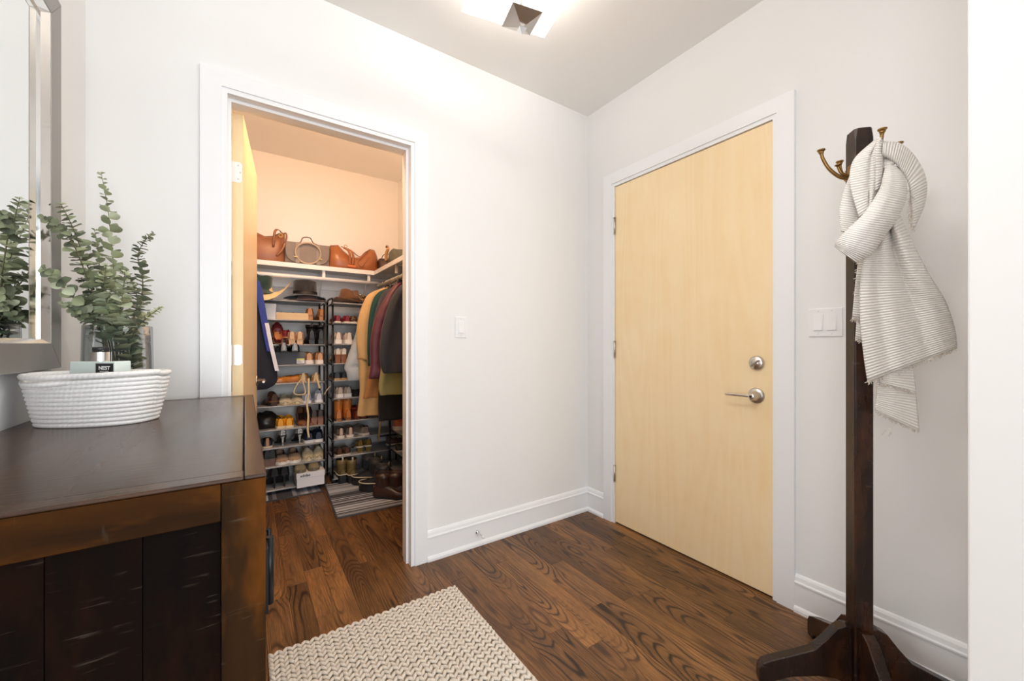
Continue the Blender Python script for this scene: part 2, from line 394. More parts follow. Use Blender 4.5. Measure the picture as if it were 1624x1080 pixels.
part(MB().tube(spline([HC + Vector((-.044, 0, 0)), HC + Vector((-.05, .03, .001)), HC + Vector((-.053, .07, .001)), HC + Vector((-.05, .118, 0))], 6), lambda s: .0068 - .0012 * s, 10, flat=.75), 'lever_handle', CHROME, lev)
part(MB().tube([HC + Vector((-.052, 0, 0)), HC + Vector((-.056, 0, 0))], .006, 12), 'thumb_button', STEEL, lev)
db = part(disc_x(DC, [(0, 0), (.0335, 0), (.0335, .004), (.031, .009), (.029, .0105), (.0275, .012), (.0165, .0125), (.0155, .015), (0, .0155)]), 'deadbolt_rose', CHROME, d1)
tm = MB().box(-.0065, .0065, -.02, .02, -.012, .012); tm.xf(Matrix.Translation(DC + Vector((-.02, 0, 0))) @ Matrix.Rotation(math.radians(-38), 4, 'X') @ Matrix.Diagonal((1, 1.15, .34, 1)))
part(tm, 'thumb_turn', CHROME, db, bevel=.002)
part(MB().box(EX + .012, EX + .036, K0 - .001, K0 + .0045, .875, .935), 'latch_plate', CHROME, d1)
part(MB().box(EX + .012, EX + .036, K0 - .001, K0 + .0045, 1.03, 1.09), 'bolt_plate', CHROME, d1)

# closet door, swung into the closet
HP = Vector((J0 + .012, YA + TH + .004, 0))
d2 = thing('door_2', 'open birch closet door seen edge-on inside the closet', 'door', HP, math.radians(90 - 5.2), kind='structure')
DW = .757
# local: x runs from the hinge to the free edge, room face at y=-thickness
MB().box(.008, DW, -.04, 0, .01, JZ - .004).build('slab', BIRCH, d2, bevel=.001)
MB().box(.0055, .008, -.04, 0, .01, JZ - .004).build('edge_band', BIRCHE, d2)
for zc, m in ((1.905, TRIM), (1.10, CHROME), (.30, CHROME)):
    pts = [(-.0, -.036), (-.0, -.006)]
    hh = .045; rr = .012
    out = []
    for (y, z, a0) in ((-.034, -hh, 1), (-.034, hh, 2)): pass
    prof = [(.012, -hh), (-.024, -hh)] + [(-.024 - rr * math.sin(a), -hh + rr - rr * math.cos(a)) for a in (.5, 1.0, 1.4)] + [(-.036, hh - rr)] + [(-.024 - rr * math.cos(a), hh - rr + rr * math.sin(a)) for a in (.5, 1.0, 1.4)] + [(.012, hh)]
    hg = MB().prism([(.004, y, zc + z) for y, z in prof], (.0018, 0, 0)).tube([(.0, .012, zc - hh), (.0, .012, zc + hh)], .006, 10).build('hinge', m, d2)
    for (y, z) in ((-.022, .03), (-.03, 0), (-.022, -.03)):
        MB().tube([(.0042, y, zc + z), (.003, y, zc + z)], .0032, 10).build('screw', CHROME, hg)
# lever on the room face near the free edge
r = MB().lathe([(0, 0), (.033, 0), (.033, .003), (.03, .008), (.012, .012), (.011, .045), (0, .046)], n=22)
r.xf(Matrix.Translation((DW - .065, -.04, .93)) @ Matrix.Rotation(PI / 2, 4, 'X'))
rose = r.build('lever_rose', CHROME, d2)
MB().tube([(DW - .065, -.082, .93), (DW - .10, -.086, .93), (DW - .18, -.084, .93)], .0065, 10).build('lever_handle', CHROME, rose)
r = MB().lathe([(0, 0), (.033, 0), (.033, .003), (.03, .008), (.012, .012), (.011, .045), (0, .046)], n=22)
r.xf(Matrix.Translation((DW - .065, 0, .93)) @ Matrix.Rotation(-PI / 2, 4, 'X'))
rose = r.build('lever_rose', CHROME, d2)
MB().tube([(DW - .065, .042, .93), (DW - .10, .046, .93), (DW - .18, .044, .93)], .0065, 10).build('lever_handle', CHROME, rose)
MB().box(DW - .001, DW + .0015, -.032, -.008, .9, .96).build('latch_plate', CHROME, d2)

# ------------------------------------------------------------------ switches, door stop
def switch(name, label, c, along, out, gangs):
    t = thing(name, label, 'light switch', c)
    a = Vector(along); o = Vector(out); w = .035 if gangs == 1 else .058
    def bx(a0, a1, o0, o1, z0, z1):
        mb = MB().box(a0, a1, o0, o1, z0, z1); mb.v = [tuple(a * p[0] + o * p[1] + Vector((0, 0, p[2]))) for p in mb.v]; return mb
    bx(-w, w, 0, .0055, -.058, .058).build('cover_plate', WHITE, t, bevel=.003)
    for g in range(gangs):
        x = 0 if gangs == 1 else (-.023 + .046 * g)
        fr = bx(x - .0175, x + .0175, .0055, .0072, -.034, .034).build('switch_frame', WHITE, t, bevel=.0006)
        mb = MB(); pr = [(.0072, -.031), (.0118, -.031), (.0085, .006), (.0075, .031), (.0072, .031)]
        mb.prism([a * (x - .0145) + o * q + Vector((0, 0, z)) for q, z in pr], a * .029); mb.build('rocker', WHITE, fr, bevel=.0006)
        for zz in (.047, -.047): MB().tube([a * x + o * .0052 + Vector((0, 0, zz)), a * x + o * .0062 + Vector((0, 0, zz))], .0028, 10).build('screw', plain('painted_screw', (.7, .7, .7), .4), t)
switch('light_switch', 'white single rocker switch between closet and corner', (1.0, YA, 1.241), (1, 0, 0), (0, -1, 0), 1)
switch('light_switch', 'white double rocker switch beside the entry door', (XB, .635, 1.237), (0, -1, 0), (-1, 0, 0), 2)
ds = thing('door_stop', 'small nickel door stop screwed into the baseboard', 'door stop', (1.098, YA - .015, .075))
MB().lathe([(0, 0), (.012, 0), (.011, .004), (.006, .007), (.0048, .01), (.0048, .06)], n=14).xf(Matrix.Rotation(PI / 2, 4, 'X')).build('rod', STEEL, ds)
MB().lathe([(0, .058), (.007, .058), (.0075, .062), (.007, .07), (0, .071)], n=14).xf(Matrix.Rotation(PI / 2, 4, 'X')).build('rubber_tip', WHITE, ds)

# ------------------------------------------------------------------ ceiling lamp
GLASSW = N('frosted_lamp_glass'); GLASSW.set(col=(.95, .93, .9), rough=.4, em=(1, .95, .87), ems=1.3); GLASSW.bump(GLASSW.noise(GLASSW.obj(), 60, 2), .03); GLASSW = GLASSW.mat
LC = Vector((.938, 1.322, 0)); LR = math.radians(-12.3)
lamp = thing('ceiling_lamp', 'square frosted glass ceiling lamp with metal pyramid cap', 'ceiling lamp', (LC.x, LC.y, 2.40), LR)
def zl(z): return z - 2.40
g = MB(); rows_ = []; NQ = 14; S = .2
def dish(px, py): return zl(2.578) + .022 * max(abs(px), abs(py)) ** 3 / S ** 3
for i in range(NQ + 1):
    rows_.append([Vector((-S + 2 * S * j / NQ, -S + 2 * S * i / NQ, dish(-S + 2 * S * j / NQ, -S + 2 * S * i / NQ))) for j in range(NQ + 1)])
g.grid(rows_).build('glass_shade', GLASSW, lamp, solid=.006)
MB().lathe([(0, zl(CZ)), (.065, zl(CZ)), (.065, zl(CZ - .02)), (.05, zl(CZ - .028)), (0, zl(CZ - .028))], n=24).build('canopy', CHROME, lamp)
MB().tube([(0, 0, zl(CZ - .02)), (0, 0, zl(2.44))], .005, 10).build('stem', CHROME, lamp)
p = .064
pm = MB(); pm.v = [(-p, -p, zl(2.472)), (p, -p, zl(2.472)), (p, p, zl(2.472)), (-p, p, zl(2.472)), (0, 0, zl(2.438)), (0, 0, zl(2.470))]
for q in ((0, 1, 4), (1, 2, 4), (2, 3, 4), (3, 0, 4)): pm.face(q[::-1])
for q in ((0, 1, 5), (1, 2, 5), (2, 3, 5), (3, 0, 5)): pm.face(q)
pm.build('pyramid_cap', plain('brushed_nickel_lamp', (.60, .56, .52), .3, 1, var=.05, bump=.03), lamp)
fm = MB().lathe([(0, zl(2.443)), (.006, zl(2.443)), (.006, zl(2.432)), (0, zl(2.432))], n=12); q = .0165
b = len(fm.v); fm.v += [(-q, -q, zl(2.430)), (q, -q, zl(2.430)), (q, q, zl(2.430)), (-q, q, zl(2.430)), (0, 0, zl(2.412)), (0, 0, zl(2.434))]
for f in ((0, 1, 4), (1, 2, 4), (2, 3, 4), (3, 0, 4)): fm.face([b + i for i in f][::-1])
for f in ((0, 1, 5), (1, 2, 5), (2, 3, 5), (3, 0, 5)): fm.face([b + i for i in f])
fm.build('finial', STEEL, lamp)
for i, (dx, dy) in enumerate(((-.07, 0), (.07, 0))):
    MB().lathe([(0, zl(2.655)), (.012, zl(2.65)), (.022, zl(2.63)), (.024, zl(2.62)), (.016, zl(2.605)), (0, zl(2.6))], (dx, dy, 0), 12).build('bulb', GLASSW, lamp)
def point(name, loc, e, col, r):
    l = bpy.data.lights.new(name, 'POINT'); l.energy = e; l.color = col; l.shadow_soft_size = r
    o = bpy.data.objects.new(name, l); COL.objects.link(o); o.location = loc; return o
l = area('ceiling_lamp_light', (LC.x, LC.y, 2.40), (0, 0, LR), .38, .38, .7, (1, .93, .85)); l.location.z = 2.40
point('ceiling_lamp_uplight', (LC.x, LC.y, 2.665), 8, (1, .93, .85), .05)

# unseen copy of the lamp, added over the viewer to even out brightness
fill_lamp = lamp.copy(); COL.objects.link(fill_lamp); fill_lamp.location = (.5, .6, 2.40); fill_lamp.rotation_euler = (0, 0, LR); fill_lamp['label'] = 'added unseen copy of the square glass lamp, evening the light'
for ch in lamp.children:
    q_ = ch.copy(); COL.objects.link(q_); q_.parent = fill_lamp
area('added_lamp_light', (.5, .6, 2.40), (0, 0, LR), .38, .38, 10.5, (1, .97, .93))
point('added_lamp_uplight', (.5, .6, 2.665), 10, (1, .95, .89), .05)

# closet lamp (out of view behind the door head)
cl = thing('closet_lamp', 'round warm flush ceiling lamp inside the closet', 'ceiling lamp', (.36, 2.40, CZ - .07))
k = N('warm_opal_glass'); k.set(col=(.95, .9, .8), rough=.4, em=(1, .72, .42), ems=4.); k.bump(k.noise(k.obj(), 40, 2), .02)
MB().lathe([(0, -.02), (.06, -.012), (.1, .012), (.12, .045), (.12, .05)], n=28).build('glass_dome', k.mat, cl)
MB().lathe([(.125, .045), (.13, .05), (.13, .068), (0, .068)], n=28).build('base_plate', CHROME, cl)
point('closet_lamp_light', (.36, 2.40, CZ - .14), 30, (1, .62, .37), .1)

# ------------------------------------------------------------------ dark cabinet
CT = .952; CY0, CY1, CXR, CXB = .715, 1.848, .0277, -.462
cab = thing('cabinet', 'dark rustic wooden cabinet under the mirror', 'cabinet', ((CXR + CXB) / 2, (CY0 + CY1) / 2, 0))
PWD = .056; BX0 = -.432
top = part(MB().box(CXB, CXR - .03, CY0 + .036, CY1 - .036, CT - .03, CT - .0008), 'top', DTOP, cab, bevel=.0015)
part(MB().box(CXR - .028, CXR, CY0, CY1, CT - .006, CT), 'edge_strip', DTOP, top, bevel=.002)
part(MB().box(CXB, CXR - .0285, CY0, CY0 + .0345, CT - .006, CT), 'edge_strip', DTOP, top, bevel=.002)
part(MB().box(CXB, CXR - .0285, CY1 - .0345, CY1, CT - .006, CT), 'edge_strip', DTOP, top, bevel=.002)
for y0, y1 in ((CY0, CY0 + PWD), (CY1 - PWD, CY1)):
    part(MB().box(CXR - PWD, CXR - .0006, y0 + .0006, y1, 0, CT - .0065), 'post', DPOST, cab, bevel=.002)
    part(MB().box(BX0, BX0 + PWD, y0 + .0006, y1, 0, CT - .0615), 'post', DPOST, cab, bevel=.002)
for y0, y1 in ((CY0 + .0006, CY0 + .034), (CY1 - .034, CY1)):
    part(MB().box(CXB, CXR - PWD - .0006, y0, y1, CT - .061, CT - .0065), 'rail', DRAIL, cab, bevel=.0015)
    part(MB().box(BX0 + PWD, CXR - PWD - .0006, y0, y1, .09, .16), 'rail', DRAIL, cab, bevel=.0015)
xs = [BX0 + PWD, -.30, -.205, -.115, CXR - PWD - .0006]
for a, b_ in zip(xs, xs[1:]):
    part(MB().box(a + .0004, b_ - .0004, CY0 + .013, CY0 + .028, .15, CT - .06), 'side_panel_board', DPANEL, cab, bevel=.0006)
    part(MB().box(a + .0004, b_ - .0004, CY1 - .028, CY1 - .013, .15, CT - .06), 'side_panel_board', DPANEL, cab, bevel=.0006)
part(MB().box(CXR - .04, CXR - .004, CY0 + PWD, CY1 - PWD, CT - .085, CT - .06), 'rail', DRAIL, cab, bevel=.0015)
part(MB().box(CXR - .04, CXR - .004, CY0 + PWD, CY1 - PWD, .09, .15), 'rail', DRAIL, cab, bevel=.0015)
part(MB().box(BX0, BX0 + .012, CY0 + PWD, CY1 - PWD, .1, CT - .05), 'back_panel', DPANEL, cab)
part(MB().box(BX0 + .01, CXR - .03, CY0 + .03, CY1 - .03, .1, .118), 'bottom_board', DPANEL, cab)
ym = (CY0 + CY1) / 2
for y0, y1, hy in ((CY0 + PWD + .002, ym - .001, CY0 + PWD), (ym + .001, CY1 - PWD - .002, CY1 - PWD)):
    dr = part(MB().box(CXR - .026, CXR - .002, y0, y1, .152, CT - .087), 'door', DPOST, cab, bevel=.002)
    for zc in (.775, .28):
        part(MB().box(CXR - .003, CXR + .0035, hy - .036, hy + .036, zc - .052, zc + .052), 'hinge', BLACKM, dr, bevel=.001)
        part(MB().tube([(CXR + .007, hy, zc - .055), (CXR + .007, hy, zc + .055)], .006, 10), 'hinge', BLACKM, dr)
    kx = ym - .05 if hy < ym else ym + .05
    part(MB().tube([(CXR - .002, kx, .48), (CXR + .03, kx, .48), (CXR + .03, kx, .62), (CXR - .002, kx, .62)], .006, 8), 'handle', BLACKM, dr)

# ------------------------------------------------------------------ mirror
MY0, MY1, MZ0, MZ1 = .80, 1.671, 1.081, 2.122; MX0, MX1 = XL + .002, XL + .028
mir = thing('wall_mirror', 'rectangular mirror in flat pewter grey frame above the cabinet', 'mirror', (XL, (MY0 + MY1) / 2, MZ0))
fw = .07
def mitre(a, b, c, d, nm):
    mb = MB(); mb.prism([(MX0, *q) for q in (a, b, c, d)], (MX1 - MX0, 0, 0)); return part(mb, nm, FRAME, mir, bevel=.0015)
o4 = [(MY0, MZ0), (MY1, MZ0), (MY1, MZ1), (MY0, MZ1)]; i4 = [(MY0 + fw, MZ0 + fw), (MY1 - fw, MZ0 + fw), (MY1 - fw, MZ1 - fw), (MY0 + fw, MZ1 - fw)]
for i in range(4):
    j = (i + 1) % 4
    mitre(o4[i], o4[j], i4[j], i4[i], 'frame_rail')
    # bright inner bead sloping to the glass
    s_ = [(MY0 + fw + .012, MZ0 + fw + .012), (MY1 - fw - .012, MZ0 + fw + .012), (MY1 - fw - .012, MZ1 - fw - .012), (MY0 + fw + .012, MZ1 - fw - .012)]
    mb = MB(); mb.v = [(MX1 - .002, *i4[i]), (MX1 - .002, *i4[j]), (MX1 - .017, *s_[j]), (MX1 - .017, *s_[i]), (MX0, *i4[i]), (MX0, *i4[j]), (MX0, *s_[j]), (MX0, *s_[i])]
    for q in ((0, 1, 2, 3), (7, 6, 5, 4), (0, 4, 5, 1), (2, 6, 7, 3)): mb.face(q)
    part(mb, 'inner_bead', FRAMEI, mir)
part(MB().box(MX0, MX0 + .005, MY0 + fw, MY1 - fw, MZ0 + fw, MZ1 - fw), 'glass', MIRROR, mir)

# ------------------------------------------------------------------ rope basket
k = N('white_cotton_rope'); uv = k.uv(); sp = k.n('ShaderNodeSeparateXYZ'); k.l(uv, sp.inputs[0])
tw = k.math('SINE', k.math('ADD', k.math('MULTIPLY', sp.outputs[1], 620.), k.math('MULTIPLY', sp.outputs[0], 6.283)))
k.set(col=k.mix(k.noise(k.obj(), 60, 3), (.80, .79, .78), (.90, .895, .89)), rough=.85, sheen=.2)
k.bump(k.math('ADD', tw, k.math('MULTIPLY', k.noise(k.obj(), 500, 2), .8)), .32, .0011); ROPE = k.mat
BC = Vector((-.306, 1.425, CT)); BR = math.atan2(-.425, .905)
bas = thing('rope_basket', 'white coiled rope basket on the dark cabinet', 'basket', BC, BR)
NC = 12; HB = .121
for i in range(NC):
    s = i / (NC - 1); a = .114 + .026 * s ** .9; b_ = .076 + .012 * s; z = .0048 + (HB - .0096) * s
    ring = []
    for q in range(64):
        th = 2 * PI * q / 64; cx, sy_ = math.cos(th), math.sin(th)
        e = .82
        xx = a * math.copysign(abs(cx) ** e, cx); yy = b_ * math.copysign(abs(sy_) ** e, sy_)
        # handle slit on the near side: the two top coils bow outwards
        hs = math.exp(-((xx + .06) / .045) ** 4) * (1 if sy_ < 0 else 0)
        lift = (.004 if s > .99 else 0) + .006 * s * max(0, xx / a) * (1 if sy_ < 0 else .3)
        if i == NC - 3: yy += .005 * hs
        if i == NC - 2: yy -= .013 * hs; lift -= .0035 * hs
        if i == NC - 1: yy -= .010 * hs; lift -= .001 * hs
        ring.append((xx, yy, z + lift))
    MB().tube(ring, .0058 if i < NC - 1 else .0068, 8, closed=True).build('rope_coil', ROPE, bas)
for q in range(5):
    f_ = (q + .5) / 5
    MB().tube([(.112 * f_ * math.cos(2 * PI * w / 40), .074 * f_ * math.sin(2 * PI * w / 40), .005) for w in range(40)], .0085, 6, closed=True).build('base_coil', ROPE, bas)

# reed diffuser standing in the basket
DFZ = CT + .012
dif = thing('perfume_diffuser', 'pale green glass diffuser block with black label in the basket', 'diffuser', (-.304, 1.425, DFZ), -ANG)
k = N('pale_mint_glass'); k.set(col=k.mix(k.noise(k.obj(), 9, 2), sr(214, 232, 226), sr(230, 240, 236)), rough=.12, spec=.5, coat=.4); MINT = k.mat
hb = 1.1058 - DFZ
MB().box(-.057, .057, -.022, .022, 0, hb).build('bottle', MINT, dif, bevel=.003)
col = MB().lathe([(0, hb), (.0195, hb), (.0195, hb + .023), (0, hb + .023)], (0, 0, 0), 28, sm=False); col.build('collar', STEEL, dif)
MB().lathe([(0, hb + .023), (.0155, hb + .023), (.0155, hb + .035), (.0145, hb + .036), (0, hb + .036)], n=28).build('cap', plain('black_cap', (.012, .012, .013), .35), dif)
lb = MB().box(.011, .0535, -.0228, -.0222, hb - .038, hb - .006).build('label', plain('black_label', (.014, .014, .016), .5), dif)
MB().box(.0095, .055, -.0224, -.0221, hb - .0395, hb - .0045).build('label_border', plain('grey_label_border', (.3, .32, .33), .5), dif)
LETW = plain('label_ink', (.9, .9, .9), .5, var=.01, bump=0)
def text(s, size, loc, rot, mat, parent, name='lettering', bold=.0):
    cu = bpy.data.curves.new(name, 'FONT'); cu.body = s; cu.size = size; cu.align_x = 'CENTER'; cu.extrude = .00015; cu.offset = bold
    o = bpy.data.objects.new(name, cu); COL.objects.link(o)
    me = bpy.data.meshes.new_from_object(o.evaluated_get(bpy.context.evaluated_depsgraph_get())); bpy.data.objects.remove(o)
    me.materials.clear(); me.materials.append(mat)
    o = bpy.data.objects.new(name, me); COL.objects.link(o); o.parent = parent; o.location = loc; o.rotation_euler = rot; return o
text('NEST', .0122, (.0322, -.0231, hb - .0205), (PI / 2, 0, 0), LETW, lb, bold=.0004)
text('NEW YORK', .0042, (.0322, -.0231, hb - .0262), (PI / 2, 0, 0), LETW, lb)

# ------------------------------------------------------------------ vase and eucalyptus
k = N('smoked_glass'); tr = k.n('ShaderNodeBsdfTransparent'); tr.inputs[0].default_value = (.90, .925, .93, 1); gl = k.n('ShaderNodeBsdfGlossy'); gl.inputs['Roughness'].default_value = .03
lw = k.n('ShaderNodeFresnel'); lw.inputs['IOR'].default_value = 1.45; ew = k.n('ShaderNodeLayerWeight'); ew.inputs[0].default_value = .35
dk = k.ramp(ew.outputs['Facing'], [(.45, (.84, .865, .87)), (.72, (.62, .65, .66)), (.95, (.16, .18, .19))]); k.l(dk, tr.inputs[0])
mx = k.n('ShaderNodeMixShader'); k.l(k.math('MULTIPLY', lw.outputs[0], .35), mx.inputs[0]); k.l(tr.outputs[0], mx.inputs[1]); k.l(gl.outputs[0], mx.inputs[2])
k.l(mx.outputs[0], [n_ for n_ in k.t.nodes if n_.type == 'OUTPUT_MATERIAL'][0].inputs[0]); k.t.nodes.remove(k.b); SMOKE = k.mat
VP = at(188, 600, 1.215); VP.z = CT
vase = thing('glass_vase', 'clear smoky glass cylinder vase holding eucalyptus behind the basket', 'vase', VP)
MB().lathe([(0, .012), (.076, .012), (.0785, .02), (.0745, .250), (.0755, .252), (.0775, .250), (.0820, .004), (.080, 0), (0, 0)], n=40).build('glass_body', SMOKE, vase)
STEM = plain('eucalyptus_stem', sr(120, 112, 84), .6)
LEAVES = []
for i, (a, b_) in enumerate(((sr(126, 136, 106), sr(154, 162, 130)), (sr(158, 170, 132), sr(184, 192, 154)), (sr(98, 108, 86), sr(124, 134, 108)), (sr(184, 196, 166), sr(210, 216, 188)))):
    k = N('eucalyptus_leaf_%s' % ('sage', 'pale', 'deep', 'silver')[i])
    k.set(col=k.mix(k.noise(k.obj(), 90, 2), a, b_), rough=.6, sheen=.1); k.b.inputs['Subsurface Weight'].default_value = .0
    k.bump(k.noise(k.obj(), 400, 2), .1, .0005); LEAVES.append(k.mat)
def leaf_mesh(mat, i):
    mb = MB(); R_ = []
    for s_, w in ((0, .05), (.18, .62), (.45, 1), (.75, .8), (.93, .42), (1., .08)):
        R_.append([(q * w * .46, s_, .05 - .16 * abs(q) ** 2 * -w - .15 * (s_ - .4) ** 2) for q in (-1, -.5, 0, .5, 1)])
    mb.grid(R_); o = mb.build('leaf_source', mat); me = o.data; bpy.data.objects.remove(o); me.name = 'leaf'; return me
LM = [leaf_mesh(m, i) for i, m in enumerate(LEAVES)]
rnd = random.Random(3)
def branch(label, pts, leafsize, pairs, tone, start=.12):
    P = [at(*p_) for p_ in pts]; base = P[0]
    t = thing('eucalyptus_branch', label, 'branch', base, 0, 'eucalyptus branches in the vase')
    path = spline([q - base for q in P], 8)
    MB().tube(path, lambda s: .0024 * (1 - .75 * s), 6).build('stem', STEM, t)
    L = len(path) - 1
    for i in range(pairs):
        s = start + (1 - start) * (i + .5) / pairs; f = s * L; j = min(int(f), L - 1)
        c = path[j].lerp(path[j + 1], f - j); d = (path[min(j + 1, L)] - path[max(j - 1, 0)]).normalized()
        a0 = i * PI / 2 + rnd.uniform(-.35, .35) + 1.0
        for q in (0, PI):
            side = Vector((1, 0, 0)) if abs(d.x) < .8 else Vector((0, 1, 0))
            u_ = (side - d * side.dot(d)).normalized(); w_ = d.cross(u_)
            outd = u_ * math.cos(a0 + q) + w_ * math.sin(a0 + q)
            ydir = (outd + d * rnd.uniform(.05, .55)).normalized()
            zd = (d - ydir * d.dot(ydir)).normalized(); xd = ydir.cross(zd)
            sz = leafsize * (1.05 - .72 * max(0, (s - .35) / .65) ** 1.2) * rnd.uniform(.82, 1.15)
            o = bpy.data.objects.new('leaf', LM[rnd.choice(tone)]); COL.objects.link(o); o.parent = t
            M = Matrix((xd, ydir, zd)).transposed().to_4x4() @ Matrix.Rotation(rnd.uniform(-.5, .5), 4, 'Y')
            M = Matrix.Translation(c) @ M @ Matrix.Diagonal((sz * 1.12, sz, sz, 1))
            o.matrix_local = M
    return t
vb = lambda du, dt=0: (188 + du, 585, 1.215 + dt)
branch('tallest eucalyptus branch rising straight above the vase', [vb(6), (196, 530, 1.225), (184, 470, 1.26), (178, 400, 1.29), (171, 330, 1.325), (160, 272, 1.335)], 0.0408, 30, (1, 3, 1, 3, 0))
branch('thick eucalyptus branch arching towards the mirror frame', [vb(-4, -.02), (172, 520, 1.20), (152, 455, 1.18), (132, 405, 1.16), (115, 360, 1.125), (96, 322, 1.095)], 0.0420, 27, (0, 2, 0, 1))
branch('eucalyptus branch crossing in front of the mirror frame', [vb(-10, -.01), (160, 505, 1.19), (138, 440, 1.15), (115, 385, 1.11), (92, 362, 1.06), (68, 344, 1.005)], 0.0324, 22, (0, 1, 0, 2))
branch('sparse eucalyptus branch leaning low towards the mirror', [vb(-14), (158, 515, 1.19), (132, 488, 1.16), (104, 458, 1.06), (84, 438, .99), (66, 424, .94)], 0.0312, 17, (0, 1, 3, 2))
branch('lowest eucalyptus branch spreading past the vase rim', [vb(-20, .02), (160, 525, 1.22), (140, 505, 1.2), (120, 494, 1.12), (98, 480, 1.05)], 0.0288, 16, (2, 0, 1))
branch('curved eucalyptus branch with tip bent over right of vase', [vb(14), (213, 530, 1.22), (224, 478, 1.22), (226, 440, 1.22), (219, 408, 1.22), (228, 384, 1.22), (243, 370, 1.22)], 0.0288, 30, (2, 2, 0))
branch('small feathery eucalyptus sprig at the vase rim', [vb(18, .03), (216, 525, 1.24), (232, 505, 1.24), (246, 494, 1.24), (258, 486, 1.24)], 0.0180, 18, (0, 3, 1))
branch('short dense eucalyptus branch leaning over the vase rim', [vb(10, .02), (208, 520, 1.23), (218, 478, 1.23), (208, 446, 1.23), (192, 424, 1.23)], 0.0276, 22, (0, 2, 1))
branch('thin dark eucalyptus branch behind the tall one', [vb(0, .03), (180, 500, 1.25), (160, 440, 1.27), (156, 395, 1.29), (149, 362, 1.31)], 0.0300, 17, (2, 0, 1))
branch('bushy pale eucalyptus branch in the middle of the bunch', [vb(-2, -.03), (182, 540, 1.19), (172, 495, 1.18), (166, 455, 1.17), (168, 420, 1.16)], 0.0420, 18, (3, 1, 1, 0), .3)
branch('leafy eucalyptus branch filling the middle of the bunch', [vb(4, -.03), (190, 545, 1.19), (190, 500, 1.18), (196, 460, 1.17), (198, 430, 1.16)], 0.0420, 18, (1, 0, 3), .3)
branch('leafy eucalyptus stem pressed inside the vase glass', [(200, 590, 1.19), (204, 560, 1.185), (196, 535, 1.185), (186, 512, 1.185)], 0.0396, 12, (1, 0, 2), .0)
branch('wide-leafed eucalyptus stem seen through the vase', [(212, 588, 1.20), (210, 560, 1.205), (212, 540, 1.205), (206, 515, 1.2)], 0.0336, 10, (2, 0, 1), .0)
branch('dark eucalyptus branch fanning out at the vase rim', [vb(-8, .02), (172, 540, 1.23), (156, 505, 1.21), (146, 470, 1.19), (128, 440, 1.17)], 0.0324, 18, (2, 0, 1), .25)

# ------------------------------------------------------------------ coat rack
RP = Vector((1.654, .440, 0)); RAZ = math.radians(43.5)
rk = thing('coat_rack', 'dark mahogany coat rack with brass hooks by the entry door', 'coat rack', RP, RAZ)
hw = .026; RH = 1.842
pr = []
for z, q, c in ((.035, hw, .003), (RH - .035, hw, .003), (RH - .004, hw - .0005, .008), (RH, hw - .008, .006)):
    pr.append([Vector((sx * (q - (c if i else 0)), sy * (q - (0 if i else c)), z)) for sx, sy, od in ((1, 1, (0, 1)), (-1, 1, (1, 0)), (-1, -1, (0, 1)), (1, -1, (1, 0))) for i in od])
MB().grid(pr, True, sm=False, cap=True).build('post', RACKW, rk, bevel=.001)
LEGP = [(.028, .04), (.028, .235), (.045, .238), (.07, .225), (.10, .185), (.135, .145), (.20, .115), (.262, .088), (.285, .075), (.296, .055), (.297, .02), (.293, 0), (.262, 0), (.25, .022), (.2, .045), (.12, .062), (.07, .062)]
for i in range(4):
    a = i * PI / 2
    mb = MB().prism([(x_, -.0165, z_) for x_, z_ in LEGP], (0, .033, 0)); mb.xf(Matrix.Rotation(a, 4, 'Z'))
    mb.build('leg', RACKW, rk, bevel=.0025)
BRASS = plain('antique_brass', sr(150, 118, 72), .34, 1, var=.25, scale=70, bump=.12)
for i, zr in ((0, 1.70), (1, 1.70), (2, 1.70), (3, 1.70)):
    a = i * PI / 2
    h = thing('hook', '', '') ; del h['label']; del h['category']; h.parent = rk; h.rotation_euler = (0, 0, a); h.location = (0, 0, 0)
    MB().box(.0262, .030, -.009, .009, zr - .05, zr + .03).build('back_plate', BRASS, h, bevel=.002)
    MB().tube(spline([(.029, 0, zr - .012), (.055, 0, zr - .004), (.085, 0, zr + .025), (.103, 0, zr + .06), (.108, 0, zr + .083)], 6), lambda s: .0062 - .0016 * s + (.0 if s < .9 else .004 * (s - .9) / .1), 10).lathe([(.006, 0), (.0115, .004), (.0115, .007), (0, .0075)], (.108, 0, zr + .083), 14).build('upper_prong', BRASS, h)
    MB().tube(spline([(.029, 0, zr - .004), (.05, 0, zr + .008), (.060, 0, zr + .030)], 6), lambda s: .005 - .001 * s, 10).lathe([(.004, 0), (.009, .0035), (.009, .0055), (0, .006)], (.060, 0, zr + .030), 14).build('lower_prong', BRASS, h)

# ------------------------------------------------------------------ scarf
k = N('ribbed_cream_cotton'); sp = k.n('ShaderNodeSeparateXYZ'); k.l(k.uv(), sp.inputs[0])
w = k.math('MULTIPLY_ADD', k.math('SINE', k.math('ADD', k.math('MULTIPLY', sp.outputs[1], 2 * PI / .0075), k.math('MULTIPLY', k.noise(k.obj(), 14, 2), 1.2))), .5, .5)
c = k.mix(k.noise(k.obj(), 120, 3), sr(242, 238, 232), sr(252, 249, 245))
k.set(col=k.mix(k.math('MULTIPLY', k.math('SUBTRACT', 1., w), .42), c, sr(186, 176, 167)), rough=.9, sheen=.25)
k.bump(k.math('ADD', w, k.math('MULTIPLY', k.noise(k.obj(), 700, 2), .25)), .8, .0025); SCARF = k.mat
sc_base = at(1400, 690, 1.22)
sca = thing('scarf', 'cream ribbed cotton scarf knotted over the coat rack hooks', 'scarf', sc_base)
